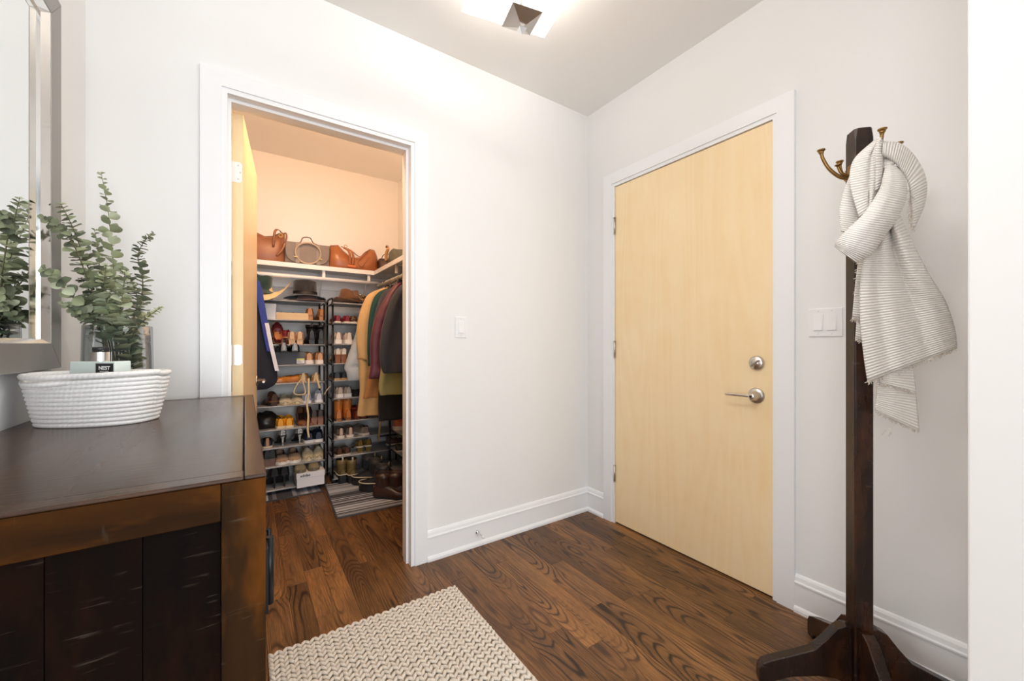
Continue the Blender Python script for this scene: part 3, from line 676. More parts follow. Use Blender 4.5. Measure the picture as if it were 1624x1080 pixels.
def cloth(name, rows, bulge=.01, folds=(), closed=False, nu=28, n=7, back=.5, solid=.004, wob=.0):
    L = spline([at(r_[0], r_[1], r_[4]) for r_ in rows], n); R = spline([at(r_[2], r_[3], r_[5] if len(r_) > 5 else r_[4]) for r_ in rows], n)
    out = []
    for i, (l_, r_) in enumerate(zip(L, R)):
        row = []; f = i / (len(L) - 1)
        for j in range(nu if closed else nu + 1):
            th = 2 * PI * j / nu
            s = (.5 - .5 * math.cos(th)) if closed else j / nu
            p_ = l_.lerp(r_, s); d = (EYEV - p_).normalized()
            amp = (bulge * math.sin(th) * (1 if math.sin(th) > 0 else back)) if closed else bulge * math.sin(PI * s)
            if not closed or math.sin(th) > 0:
                for (c0, c1, wd, am0, am1) in folds: amp += (am0 + (am1 - am0) * f) * math.exp(-((s - (c0 + (c1 - c0) * f)) / wd) ** 2)
            amp += wob * math.sin(9 * s + 5 * f)
            row.append(p_ + d * amp - sc_base)
        out.append(row)
    return MB().grid(out, closed, cap=closed).build(name, SCARF, sca, solid=0 if closed else solid)
cloth('hanging_panel', [(1392, 372, 1424, 335, 1.20), (1374, 402, 1450, 392, 1.20), (1365, 440, 1477, 442, 1.20), (1364, 497, 1499, 478, 1.205), (1369, 556, 1513, 520, 1.21), (1376, 605, 1517, 551, 1.215)], .012,
      [(.76, .87, .11, .042, .018), (.38, .36, .10, .016, .011), (.1, .12, .08, .012, .008), (.55, .68, .055, -.030, -.014), (.22, .25, .06, -.010, -.009)])
cloth('lower_tail', [(1400, 560, 1446, 550, 1.226), (1392, 600, 1448, 590, 1.226), (1390, 630, 1453, 640, 1.224), (1389, 652, 1457, 684, 1.222)], .006, [(.35, .4, .15, .004, .004)])
cloth('lower_tail_layer', [(1402, 560, 1444, 556, 1.217), (1396, 590, 1448, 590, 1.217), (1396, 608, 1452, 623, 1.217)], .005)
cloth('side_tail', [(1364, 395, 1386, 395, 1.235), (1357, 450, 1386, 450, 1.235), (1352, 504, 1378, 508, 1.235)], .004)
cloth('side_tail', [(1364, 440, 1386, 440, 1.24), (1360, 495, 1386, 500, 1.24), (1357, 536, 1384, 545, 1.24)], .004)
cloth('left_puff', [(1350, 272, 1372, 272, 1.24), (1339, 300, 1368, 305, 1.235), (1331, 335, 1368, 340, 1.23), (1334, 368, 1372, 376, 1.22)], .02, closed=True, back=.3)
cloth('front_drape', [(1389, 221, 1400, 217, 1.215, 1.19), (1357, 250, 1400, 238, 1.225, 1.19), (1348, 274, 1400, 262, 1.22, 1.195), (1350, 302, 1398, 292, 1.21, 1.20), (1363, 345, 1388, 325, 1.20, 1.20)], .018, [(.74, .70, .07, .012, .010), (.60, .58, .05, -.012, -.008)])
cloth('twisted_fold', [(1391, 218, 1401, 218, 1.19), (1388, 240, 1400, 240, 1.185), (1388, 270, 1400, 268, 1.19), (1386, 305, 1398, 298, 1.195)], .012, closed=True, back=.4, nu=16)
cloth('round_loop', [(1400, 224, 1399, 247, 1.195, 1.19), (1428, 227, 1419, 259, 1.20, 1.19), (1453, 249, 1436, 282, 1.215, 1.2), (1469, 283, 1442, 300, 1.22, 1.205), (1468, 320, 1444, 330, 1.22, 1.21), (1451, 362, 1444, 362, 1.22, 1.215)], .026, closed=True, back=.35)
cloth('knot_top', [(1402, 262, 1428, 258, 1.19), (1402, 254, 1430, 262, 1.2), (1410, 244, 1424, 246, 1.22)], .012, closed=True, back=.4, nu=16)
cloth('knot_band', [(1404, 258, 1424, 264, 1.205), (1399, 284, 1437, 286, 1.178), (1393, 303, 1438, 313, 1.168), (1369, 339, 1424, 346, 1.162), (1341, 366, 1402, 377, 1.168), (1326, 384, 1382, 403, 1.178), (1323, 391, 1357, 417, 1.19)], .030, [(.35, .4, .12, .004, .008), (.75, .72, .1, .006, .004)], closed=True, back=.6)
cloth('upper_tuck', [(1400, 250, 1420, 242, 1.205), (1402, 262, 1420, 256, 1.19), (1404, 275, 1416, 268, 1.185)], .008, closed=True, nu=14)
FR = plain('cotton_fringe', sr(226, 218, 208), .9, var=.06)
def fringe(edge, t, n, ln, down=(0, 0, -1)):
    mb = MB(); E = spline([at(u, v, t) - sc_base for u, v in edge], 10); L_ = len(E) - 1
    for i in range(n):
        f = L_ * (i + rnd.random() * .8) / n; j = min(int(f), L_ - 1); a = E[j].lerp(E[j + 1], f - j)
        d = Vector(down) + Vector((rnd.uniform(-.7, .7), rnd.uniform(-.7, .7), rnd.uniform(-.2, .3))); l_ = ln * rnd.uniform(.5, 1.3)
        m_ = a + d.normalized() * l_ * .55; e = m_ + (d + Vector((rnd.uniform(-.8, .8), rnd.uniform(-.8, .8), 0))).normalized() * l_ * .45
        mb.tube([a, m_, e], .0011, 4)
    return mb.build('fringe', FR, sca)
fringe([(1376, 604), (1410, 594), (1450, 578), (1490, 562), (1517, 550)], 1.213, 110, .011)
fringe([(1389, 651), (1410, 662), (1435, 674), (1457, 683)], 1.222, 60, .009)
fringe([(1396, 608), (1420, 612), (1452, 622)], 1.214, 60, .009)
fringe([(1444, 300), (1444, 320), (1447, 345), (1450, 366)], 1.20, 50, .011, (-.4, .3, -.5))
fringe([(1362, 412), (1359, 440), (1356, 470)], 1.234, 26, .007, (-.3, .3, -.6))
fringe([(1351, 504), (1360, 506)], 1.235, 12, .010); fringe([(1356, 536), (1366, 540)], 1.24, 12, .010)
fringe([(1412, 676), (1413, 680)], 1.222, 3, .028)

# ------------------------------------------------------------------ woven rug
k = N('woven_oatmeal_yarn'); k.set(col=k.mix(k.noise(k.obj(), 220, 3), sr(212, 203, 190), sr(234, 227, 216)), rough=.95, sheen=.2); k.bump(k.noise(k.mapping(k.obj(), (1, 1, 1)), 900, 2), .5, .001); YARN = k.mat
RX0, RX1, RY0, RY1 = .072, .822, .12, 1.708
rug = thing('woven_rug', 'chunky woven oatmeal runner rug on the dark floor', 'rug', ((RX0 + RX1) / 2, (RY0 + RY1) / 2, 0))
part(MB().box(RX0 + .004, RX1 - .004, RY0 + .004, RY1 - .004, .0005, .005), 'backing', plain('rug_backing', sr(140, 126, 108), .95), rug)
CW, SL = .0300, .0235
lump = MB().lathe([(.001, -1), (.62, -.72), (1, -.1), (.9, .35), (.5, .8), (.001, 1)], n=6)
wv = MB(); ncol = int((RX1 - RX0) / CW); nst = int((RY1 - RY0) / SL)
for i in range(ncol):
    xc = RX0 + (i + .5) * (RX1 - RX0) / ncol
    for j in range(nst):
        yc = RY0 + (j + .5) * (RY1 - RY0) / nst
        for sd in (-1, 1):
            M = Matrix.Translation((xc + sd * .0066 + rnd.uniform(-.0006, .0006), yc + rnd.uniform(-.0022, .0022), .0075 + rnd.uniform(-.0012, .0012))) @ Matrix.Rotation(sd * -.62 + rnd.uniform(-.18, .18), 4, 'Z') @ Matrix.Rotation(PI / 2 + .16, 4, 'X') @ Matrix.Diagonal((.0078, .0066, .0160, 1))
            b = len(wv.v); wv.v += [tuple(M @ Vector(q)) for q in lump.v]
            for f_, s_ in zip(lump.f, lump.sm): wv.face([b + q for q in f_], None, 0, True)
wo = part(wv, 'weave', YARN, rug); wo['kind'] = 'stuff'
part(MB().tube([(RX0 + .002, RY0, .006), (RX0 + .002, RY1, .006)], .0045, 6), 'selvage', YARN, rug); part(MB().tube([(RX1 - .002, RY0, .006), (RX1 - .002, RY1, .006)], .0045, 6), 'selvage', YARN, rug)

# ================================================================== closet contents
# ------------------------------------------------------------------ shelves and rods
SZ = 1.785
s1 = thing('wall_shelf', 'long white closet shelf carrying the handbags', 'shelf', (.3, 3.7, SZ - .035))
part(MB().box(XCL + .002, XR - .002, 3.552, YB - .001, SZ - .02, SZ), 'shelf_board', WSHELF, s1, bevel=.001)
part(MB().box(XCL + .002, .937, 3.55, 3.568, SZ - .036, SZ), 'front_lip', WSHELF, s1, bevel=.001)
part(MB().box(XCL + .002, XR - .002, YB - .019, YB - .001, SZ - .16, SZ - .02), 'wall_cleat', WSHELF, s1, bevel=.001)
for x in (-.3, .54, .90):
    part(MB().box(x - .011, x + .011, 3.575, YB - .001, SZ - .03, SZ - .02).box(x - .011, x + .011, YB - .014, YB - .001, SZ - .36, SZ - .02).prism([(x - .004, YB - .01, SZ - .30), (x - .004, YB - .01, SZ - .27), (x - .004, 3.60, SZ - .03), (x - .004, 3.585, SZ - .03)], (.008, 0, 0)).box(x - .011, x + .011, 3.573, 3.589, SZ - .10, SZ - .02), 'shelf_bracket', WSHELF, s1)
s2 = thing('wall_shelf', 'short white closet shelf above the hanging coats', 'shelf', (1.1, 3.0, SZ - .035))
part(MB().box(.939, XR - .002, 2.16, 3.548, SZ - .02, SZ), 'shelf_board', WSHELF, s2, bevel=.001)
part(MB().box(.937, .955, 2.16, 3.548, SZ - .036, SZ - .0005), 'front_lip', WSHELF, s2, bevel=.001)
for y in (2.4, 3.05):
    part(MB().box(.965, XR - .001, y - .011, y + .011, SZ - .03, SZ - .02).box(XR - .014, XR - .001, y - .011, y + .011, SZ - .36, SZ - .02).box(.967, .983, y - .011, y + .011, SZ - .09, SZ - .02), 'shelf_bracket', WSHELF, s2)
RZ_ = 1.682
centred(tag(MB().tube([(XCL + .002, 3.580, RZ_), (1.02, 3.580, RZ_)], .0165, 14).build('closet_rod', plain('white_rod_paint', (.82, .82, .84), .3, var=.01), None), 'white hanging rod under the handbag shelf', 'closet rod'))
k = N('mottled_rod_sleeve'); k.set(col=k.ramp(k.noise(k.obj(), 45, 3), [(.35, sr(150, 146, 138)), (.6, sr(205, 202, 195))]), rough=.4, metal=.3)
centred(tag(MB().tube([(.975, 2.14, 1.652), (.975, 3.56, 1.652)], .0165, 14).build('closet_rod', k.mat, None), 'mottled grey rod holding the coats', 'closet rod'))
centred(tag(MB().tube([(-.30, 2.14, 1.652), (-.30, 3.54, 1.652)], .0165, 14).build('closet_rod', plain('white_rod_paint2', (.82, .82, .84), .3, var=.01), None), 'white rod behind the open closet door', 'closet rod'))

# ------------------------------------------------------------------ shoe racks
TL = [1.485, 1.337, 1.145, .988, .848, .678, .50, .362, .22, .045]
TR = [1.488, 1.325, 1.150, .990, .852, .704, .511, .367, .224, .05]
RF, RB = 3.495, 3.785
def rack(label, x0, x1, tiers):
    t = thing('shoe_rack', label, 'shoe rack', ((x0 + x1) / 2, (RF + RB) / 2, .006))
    for x in (x0, x1):
        for y in (RF + .02, RB - .02):
            part(MB().tube([(x, y, .006), (x, y, tiers[0] + .02)], .008, 8), 'upright', BLACKM, t)
        part(MB().tube(spline([(x, RF + .02, tiers[0] + .018), (x, RF + .06, tiers[0] + .035), (x, RB - .06, tiers[0] + .035), (x, RB - .02, tiers[0] + .018)], 5), .008, 8), 'top_hoop', BLACKM, t)
        for z in tiers: part(MB().tube([(x, RF + .02, z - .012), (x, RB - .02, z - .012)], .0055, 6), 'side_rung', BLACKM, t)
    for z in tiers:
        sh = part(MB().box(x0 + .008, x1 - .008, RF, RB, z - .004, z), 'tier', GREYM, t)
        part(MB().tube([(x0 + .003, RF, z - .006), (x1 - .003, RF, z - .006)], .006, 8), 'front_tube', GREYM, sh)
        part(MB().tube([(x0 + .003, RB, z - .006), (x1 - .003, RB, z - .006)], .006, 8), 'back_tube', GREYM, sh)
        for x in (x0, x1): part(MB().box(x - .010, x + .010, RF - .004, RF + .032, z - .022, z + .002), 'connector', plain('black_plastic', (.018, .018, .02), .45), sh, bevel=.002)
    return t
rack('black tall shoe rack nearer the closet door', -.22, .535, TL)
rack('black tall shoe rack beside the hanging coats', .597, 1.20, TR)

# ------------------------------------------------------------------ shoe maker
def lerp_tab(tab, s):
    for (a, va), (b, vb) in zip(tab, tab[1:]):
        if s <= b:
            f = (s - a) / (b - a) if b > a else 0; f = f * f * (3 - 2 * f) * .5 + f * .5
            return va + (vb - va) * f
    return tab[-1][1]
WT = [(0, .017), (.05, .027), (.2, .031), (.45, .031), (.68, .040), (.85, .036), (.95, .024), (1, .009)]
WP = [(0, .015), (.05, .024), (.2, .027), (.45, .026), (.68, .036), (.85, .028), (.95, .014), (1, .005)]
HTS = {'flat': [(0, .052), (.12, .050), (.4, .036), (.6, .040), (.8, .032), (1, .012)],
       'sneaker': [(0, .058), (.1, .06), (.35, .05), (.5, .066), (.65, .058), (.82, .04), (1, .016)],
       'pump': [(0, .058), (.12, .052), (.4, .034), (.62, .032), (.82, .028), (1, .010)],
       'boot': [(0, .07), (.2, .085), (.4, .085), (.55, .066), (.75, .048), (.9, .036), (1, .016)]}
MATS = {}
def smat(c, rough=.55, **kw):
    n_ = 'shoe_%d_%d_%d_%d' % (c[0], c[1], c[2], rough * 100)
    if n_ not in MATS: MATS[n_] = plain(n_, sr(*c), rough, var=.14, scale=40, bump=.2, **kw)
    return MATS[n_]
k = N('snakeskin_print'); k.set(col=k.ramp(k.n('ShaderNodeTexVoronoi').outputs[0], [(.2, (.02, .02, .02)), (.5, (.7, .7, .68))]), rough=.4)
vn = [n_ for n_ in k.t.nodes if n_.type == 'TEX_VORONOI'][0]; vn.inputs['Scale'].default_value = 95; k.l(k.obj(), vn.inputs['Vector']); SNAKE = k.mat
k = N('leopard_print'); k.set(col=k.ramp(k.noise(k.obj(), 90, 2), [(.42, sr(40, 26, 18)), (.52, sr(168, 128, 80)), (.7, sr(190, 160, 110))], 'CONSTANT'), rough=.6); LEOP = k.mat
def shoe(kind, loc, rz, label, up, sole=(225, 220, 210), lining=(70, 52, 40), L=.235, heel=0., st=.008, W=1., shaft=0., closed=False, pointed=False, group=None, heelkind='block', heelcol=None, rim=None, toe=None, tab=None, lace=None, tilt=None, rough=.5, cat='shoe'):
    nm = {'flat': 'flat_shoe', 'sneaker': 'sneaker', 'pump': 'high_heel', 'boot': 'boot'}[kind]
    t = thing(nm, label, cat if kind != 'boot' else 'boot', loc, rz, group)
    if tilt: t.rotation_euler = (tilt[0], tilt[1], rz)
    um = up if not isinstance(up, tuple) else smat(up, rough)
    lm = smat(lining, .7); sm_ = smat(sole, .6)
    tabW = WP if pointed else WT; HT = HTS[kind]; NS = 18; op = .06; oe = {'flat': .56, 'sneaker': .50, 'pump': .58, 'boot': 0}[kind]
    if closed: oe = 0
    zb = lambda s: st + heel * (1 - lerp_tab([(0, 0), (.14, .02), (.6, .97), (.68, 1), (1, 1)], s))
    rows = []; fl = []
    for i in range(NS + 1):
        s = i / NS; s = s * s * (3 - 2 * s) * .35 + s * .65
        w = lerp_tab(tabW, s) * W * L / .235; h = lerp_tab(HT, s); y = (s - .5) * L; b = zb(s); isop = op < s < oe; wo = .84 * w
        if isop: pr_ = [(-w, 0), (-1.04 * w, .45 * h), (-wo, h), (-.9 * wo, h - .003), (-.82 * wo, .006), (0, .005), (.82 * wo, .006), (.9 * wo, h - .003), (wo, h), (1.04 * w, .45 * h), (w, 0)]
        else: pr_ = [(-w, 0), (-1.04 * w, .40 * h), (-.84 * w, .78 * h), (-.55 * w, .93 * h), (-.27 * w, .99 * h), (0, 1.01 * h), (.27 * w, .99 * h), (.55 * w, .93 * h), (.84 * w, .78 * h), (1.04 * w, .40 * h), (w, 0)]
        rows.append([Vector((q, y, b + z)) for q, z in pr_]); fl.append(isop)
    mb = MB(); mb.grid(rows, False, 0, True)
    for i in range(NS):
        if fl[i] and fl[i + 1]:
            for j in range(2, 8): mb.m[i * 10 + j] = 1
    n = 11; mb.face([j for j in range(n)]); mb.face([NS * n + j for j in range(n)][::-1])
    uo = mb.build('upper', [um, lm], t)
    sr_ = []
    for i in range(NS + 1):
        s = i / NS; s = s * s * (3 - 2 * s) * .35 + s * .65
        w = lerp_tab(tabW, s) * W * L / .235 * 1.05 + .0015; y = (s - .5) * (L + .008); b = zb(s); lo = 0 if heel < .004 else b - min(st, .008)
        sr_.append([Vector((-w, y, lo)), Vector((w, y, lo)), Vector((w, y, b + .0015)), Vector((-w, y, b + .0015))])
    MB().grid(sr_, True, sm=False, cap=True).build('sole', sm_, t)
    if heel > .004:
        hm = smat(heelcol, .4) if heelcol else um
        y0 = -.5 * L; hh = zb(.04) - .004
        if heelkind == 'block':
            MB().grid([[Vector((sx * .024 * q, y0 + (yy) * q + .004, z)) for sx, yy in ((-1, 0), (1, 0), (1, .045), (-1, .045))] for z, q in ((0, .82), (hh * .5, .86), (hh, 1))], True, sm=False, cap=True).build('heel', hm, t, bevel=.002)
        else:
            MB().grid([[Vector((r_ * math.cos(a), y0 + .016 + dy + r_ * math.sin(a), z)) for a in [2 * PI * q / 10 for q in range(10)]] for z, r_, dy in ((0, .005, 0), (hh * .35, .0052, 0), (hh * .7, .009, .002), (hh, .019, .006))], True, cap=True).build('heel', hm, t)
    if shaft:
        R_ = []
        for z, a, b_, dy in ((.035, .030, .048, 0), (.075, .034, .052, -.002), (.1, .036, .05, -.006), (shaft * .75, .038, .05, -.008), (shaft, .042, .054, -.008), (shaft - .004, .038, .05, -.008), (.09, .03, .042, -.005)):
            R_.append([Vector((a * W * math.cos(q), -.23 * L + dy + b_ * math.sin(q) * L / .235, heel + st + z)) for q in [2 * PI * j / 16 for j in range(16)]])
        mb = MB().grid(R_, True)
        for i in range(5 * 16, 6 * 16): mb.m[i] = 1
        sf = mb.build('shaft', [um, lm], t)
        MB().box(-.006, .006, -.23 * L - .064, -.23 * L - .056, heel + st + shaft - .012, heel + st + shaft + .022).build('pull_loop', smat(lace or up if isinstance(lace or up, tuple) else (60, 50, 40), .6), sf)
    if rim: # band round the foot where rubber meets upper
        P = [(lerp_tab(tabW, s) * W * 1.085 * sd * L / .235, (s - .5) * (L + .01), zb(s) + rim[1]) for sd, ss in ((1, range(0, 19)), (-1, range(18, -1, -1))) for s in [q / 18 for q in ss]]
        MB().tube(P, .004, 6, closed=True).build('welt', smat(rim[0], .6), t)
        rr = []
        for i in range(NS + 1):
            s = i / NS; w = lerp_tab(tabW, s) * W * L / .235 * 1.07; y = (s - .5) * (L + .006)
            rr.append([Vector((-w, y, 0)), Vector((w, y, 0)), Vector((w, y, zb(s) + rim[1])), Vector((-w, y, zb(s) + rim[1]))])
        MB().grid(rr, True, sm=False, cap=True).build('rubber_foot', smat((26, 27, 28), .4), t)
    if tab: MB().box(-.010, .010, -.5 * L - .0035, -.5 * L + .002, st + .004, st + .062).build('heel_tab', smat(tab, .6), t, bevel=.002)
    if toe:
        rr = []
        for q in range(7):
            s = .80 + .2 * q / 6; w = lerp_tab(tabW, s) * W * L / .235 * 1.06; h = lerp_tab(HT, s) * 1.05; y = (s - .5) * L * 1.004; b = zb(s)
            rr.append([Vector((-w, y, b)), Vector((-1.02 * w, y, b + .45 * h)), Vector((-.6 * w, y, b + .92 * h)), Vector((0, y, b + 1.03 * h)), Vector((.6 * w, y, b + .92 * h)), Vector((1.02 * w, y, b + .45 * h)), Vector((w, y, b))])
        MB().grid(rr).build('toe_cap', smat(toe, .5), t)
    if kind == 'sneaker' and not tab:
        for q in range(4):
            s = .46 + .07 * q; w = lerp_tab(tabW, s) * .5; y = (s - .5) * L; z = zb(s) + lerp_tab(HT, s) * 1.0
            MB().tube([(-w, y, z - .004), (0, y + .004, z + .003), (w, y, z - .004)], .0022, 5).build('lace', smat(lace or (235, 232, 226), .8), t)
    return t
FAR, NEAR = 0., PI     # toes to the wall / toes to the viewer
def X(u, y=3.55): return aty(u, 500, y).x
def onL(u, tier, dy=0., L=.235): return (X(u, RF + .04), RF + .02 + L / 2 + dy, TL[tier])
def onR(u, tier, dy=0., L=.235): return (X(u, RF + .04), RF + .02 + L / 2 + dy, TR[tier])
jit = lambda a=.06: rnd.uniform(-a, a)
def pair(kind, us, where, tier, face, labels, up, **kw):
    g = kw.pop('group', None); L = kw.get('L', .235); dy = kw.pop('dy', 0)
    for u, lb in zip(us, labels):
        shoe(kind, where(u, tier, dy, L), face + jit(), lb, up, group=g, **kw)

# tier 1
pair('flat', (492, 510), onL, 1, FAR, ('tan block heel shoe beside the wooden tray', 'tan block heel shoe at the rack post'), (176, 116, 58), sole=(150, 100, 56), L=.22, W=1.0, heel=.035, st=.008, group='tan block heel shoes', lining=(150, 120, 80))
pair('flat', (446, 466), onL, 1, FAR, ('dark flat shoe behind the wooden lid near white box', 'dark flat shoe behind the wooden lid near tan boots'), (88, 84, 86), dy=.03, L=.21, group='dark flats behind the lid')
pair('flat', (535, 549), onR, 1, FAR, ('crimson flat beside the rack posts', 'crimson flat next to the leopard flat'), (128, 28, 48), pointed=True, group='crimson flats', lining=(110, 40, 48))
pair('flat', (561, 575), onR, 1, FAR, ('leopard print flat next to the crimson flat', 'leopard print flat next to the tan coat sleeve'), LEOP, group='leopard flats', lining=(60, 40, 30))
# tier 2
shoe('pump', (X(436), RF + .13, TL[2]), FAR + .9, 'burgundy high heel lying flat on third tier', (116, 34, 42), heel=.05, pointed=True, heelkind='stiletto', lining=(170, 120, 80), sole=(190, 130, 80))
shoe('pump', (X(440.5), RF + .10, TL[2] + .078), 0, 'burgundy high heel standing on its toe showing tan sole', (116, 34, 42), heel=.045, pointed=True, heelkind='stiletto', lining=(190, 130, 80), sole=(196, 138, 84), tilt=(1.15, 0), L=.2, W=1.25)
pair('pump', (462, 476), onL, 2, FAR, ('beige pump beside the burgundy heels', 'beige pump next to the black ankle boot'), (214, 176, 136), heel=.035, L=.22, group='beige pumps', lining=(205, 165, 120), sole=(190, 150, 110), heelkind='block')
pair('boot', (494, 509), onL, 2, FAR, ('black pointed ankle boot next to the beige pump', 'black pointed ankle boot against the rack post'), (28, 27, 29), shaft=.112, sole=(24, 24, 24), heel=.035, L=.235, pointed=True, group='black ankle boots', rough=.45, lining=(30, 28, 28))
pair('sneaker', (537, 552), onR, 2, FAR, ('blush white sneaker beside rack posts', 'blush white sneaker next to pale puffer sleeve'), (222, 206, 198), sole=(240, 238, 234), st=.032, L=.24, group='blush white sneakers', tab=(232, 222, 214), lining=(200, 180, 170))
# tier 3: grey box with black heels on top, tan sneakers
def shoebox(label, x0, x1, y0, y1, z0, h, mat, lidh=.45, name='shoe_box'):
    t = thing(name, label, 'box', ((x0 + x1) / 2, (y0 + y1) / 2, z0))
    w, d = (x1 - x0) / 2, (y1 - y0) / 2
    MB().box(-w + .003, w - .003, -d + .003, d - .003, 0, h - .003).build('box_body', mat, t, bevel=.001)
    MB().box(-w, w, -d, d, h * (1 - lidh), h).build('lid', mat, t, bevel=.0015)
    return t
GBX = plain('slate_card', sr(92, 93, 98), .7, var=.04); WBX = plain('white_card', sr(232, 232, 236), .6, var=.02)
gb = shoebox('slate grey shoe box with white tag under black heels', X(437), X(483), RF + .01, RF + .2, TL[3], .098, GBX, .42)
wx = (X(483) - X(437)) / 2
lb = MB().box(wx - .060, wx - .006, -.0965, -.0952, .006, .046).build('tag', plain('tag_white', (.8, .8, .78), .6), gb)
MB().box(wx - .060, wx - .006, -.0970, -.0964, .034, .046).build('tag_stripe', plain('tag_yellow', sr(225, 220, 120), .6), lb)
for q in range(3): MB().box(wx - .055, wx - .02 - .006 * q, -.0970, -.0964, .012 + .007 * q, .0145 + .007 * q).build('tag_print', plain('tag_ink', (.25, .25, .25), .6), lb)
pair('flat', (448, 467), lambda u, t_, d, L: (X(u, RF - .02), RF + .03, TL[3] + .099), 3, FAR, ('shiny black loafer on grey box near jacket', 'shiny black loafer on grey box near tan sneakers'), (20, 20, 22), L=.2, W=1.25, tab=(170, 170, 172), group='black shoes on grey box', rough=.2, sole=(22, 22, 22), lining=(20, 20, 22))
pair('sneaker', (490, 507), onL, 3, FAR, ('tan sneaker with white sole beside the grey box', 'tan sneaker with white sole against rack post'), (196, 150, 112), sole=(235, 228, 220), st=.03, L=.24, W=1.05, group='tan white-soled sneakers', lining=(140, 90, 70), lace=(196, 150, 112))
pair('flat', (535, 546), onR, 3, FAR, ('brown wedge sandal with white strap beside post', 'brown wedge sandal with white strap near puffer'), (228, 220, 208), heel=.05, st=.02, sole=(140, 84, 50), heelcol=(140, 84, 50), group='wedge sandals', L=.22)
# tier 4
shoe('flat', (X(455), RF + .07, TL[4]), PI / 2 + .15, 'orange leather loafer lying sideways on fifth tier', (196, 122, 46), closed=False, L=.22, rough=.3, lining=(150, 90, 50), sole=(150, 96, 48))
shoe('flat', (X(468), RF + .17, TL[4]), PI / 2 - .5, 'tan leather loafer behind the orange loafer', (186, 128, 70), L=.22, lining=(130, 90, 60))
for u, lb in ((481, 'khaki lace-up flat with loose ribbon loops'), (502, 'khaki lace-up flat with one hanging ribbon beside post')):
    t = shoe('flat', onL(u, 4), FAR + jit(), lb, (206, 182, 138), L=.225, sole=(190, 160, 120), lining=(196, 170, 126), group='lace-up flats', tab=(206, 182, 138))
    RIB = smat((222, 200, 160), .8)
    sets = [[(478, 601), (470, 612), (466, 622), (472, 626), (484, 624), (483, 614), (479, 601)], [(489.5, 600), (489.5, 625), (487, 640), (489, 660), (488, 680), (490, 694)]] if u == 481 else [[(503, 601), (506, 612), (507, 616)], [(514, 626), (519, 618), (524, 612)]]
    wd = [(.0045), (.0075)] if u == 481 else [(.008), (.003)]
    for ss, w_ in zip(sets, wd):
        path = spline([aty(a, b, RF - .012) - Vector(t.location) for a, b in ss], 5)
        mb = MB().tube([Matrix.Rotation(-t.rotation_euler.z, 4, 'Z') @ p_ for p_ in path], w_, 8, flat=.22, side=(1, 0, 0)); mb.build('ribbon', RIB, t)
pair('flat', (535, 546), onR, 4, FAR, ('dark navy sandal with tan footbed near posts', 'dark navy sandal with tan footbed under puffer'), (36, 44, 58), sole=(190, 150, 96), lining=(190, 150, 96), st=.012, group='navy sandals')
# tier 5
shoe('flat', (X(429), RF + .1, TL[5]), FAR + .2, 'dark brown strappy shoe near the navy jacket hem', (72, 48, 34), heel=.03, L=.22, W=1.15, closed=True, sole=(110, 78, 50), rough=.3)
shoe('flat', (X(437), RF + .15, TL[5]), FAR - .3, 'dark brown strappy shoe leaning behind its mate', (66, 44, 32), heel=.05, L=.22, closed=True, sole=(110, 78, 50), rough=.3)
pair('flat', (453, 471), onL, 5, NEAR, ('cream woven flat beside the brown strappy shoes', 'cream woven flat next to pale blue sneaker'), (214, 202, 178), L=.22, W=1.2, sole=(200, 180, 140), group='cream woven flats', lining=(190, 170, 130))
pair('sneaker', (487, 507), onL, 5, FAR, ('pale blue sneaker next to the cream flat', 'pale blue sneaker against the rack post'), (206, 212, 226), sole=(230, 232, 236), st=.018, L=.22, W=1.1, group='pale blue sneakers', lining=(180, 186, 200), lace=(220, 224, 232))
pair('sneaker', (538, 551), onR, 5, FAR, ('grey canvas sneaker beside the posts', 'grey canvas sneaker next to black shoe'), (186, 178, 168), sole=(236, 236, 236), st=.028, L=.23, group='grey canvas sneakers', lining=(120, 110, 104), lace=(190, 184, 176))
pair('flat', (563, 575), onR, 5, FAR, ('black suede shoe next to grey canvas sneaker', 'black suede shoe beside the trench coat'), (28, 28, 34), group='black suede shoes', rough=.8, sole=(24, 24, 26), lining=(24, 24, 26))
# tier 6
db = thing('leather_pouch', 'black slouchy leather bag beside the yellow sneakers', 'bag', (X(422), RF + .12, TL[6]))
MB().grid([[Vector((a * math.cos(q), b_ * math.sin(q), z + .01 * math.sin(3 * q + z * 30))) for q in [2 * PI * j / 16 for j in range(16)]] for a, b_, z in ((.075, .07, .0), (.088, .082, .02), (.085, .08, .06), (.07, .06, .095), (.045, .03, .118))], True, cap=True).build('body', smat((30, 26, 26), .3), db)
MB().tube(spline([(.05, -.03, .10), (.09, -.06, .08), (.10, -.08, .03), (.085, -.085, -.0)], 5), .005, 6).build('strap', smat((40, 30, 26), .4), db)
pair('sneaker', (445, 459), onL, 6, FAR, ('yellow sneaker beside the black leather bag', 'yellow sneaker nearer the brown pump'), (246, 170, 34), sole=(232, 214, 180), st=.016, L=.22, W=1.1, group='yellow sneakers', lining=(190, 110, 30), lace=(246, 170, 34))
pair('pump', (481, 493), onL, 6, NEAR, ('brown open pump behind the hanging ribbon', 'brown pump with tan piping behind ribbon'), (140, 92, 66), heel=.06, group='brown pumps', heelcol=(120, 74, 50), lining=(60, 40, 34), sole=(120, 80, 56))
pair('pump', (498, 508), onL, 6, FAR, ('dark slingback heel with brown block heel', 'dark slingback heel against the rack post'), (52, 42, 40), heel=.055, L=.21, group='dark slingback heels', heelcol=(138, 88, 62), sole=(110, 72, 52), lining=(70, 50, 40))
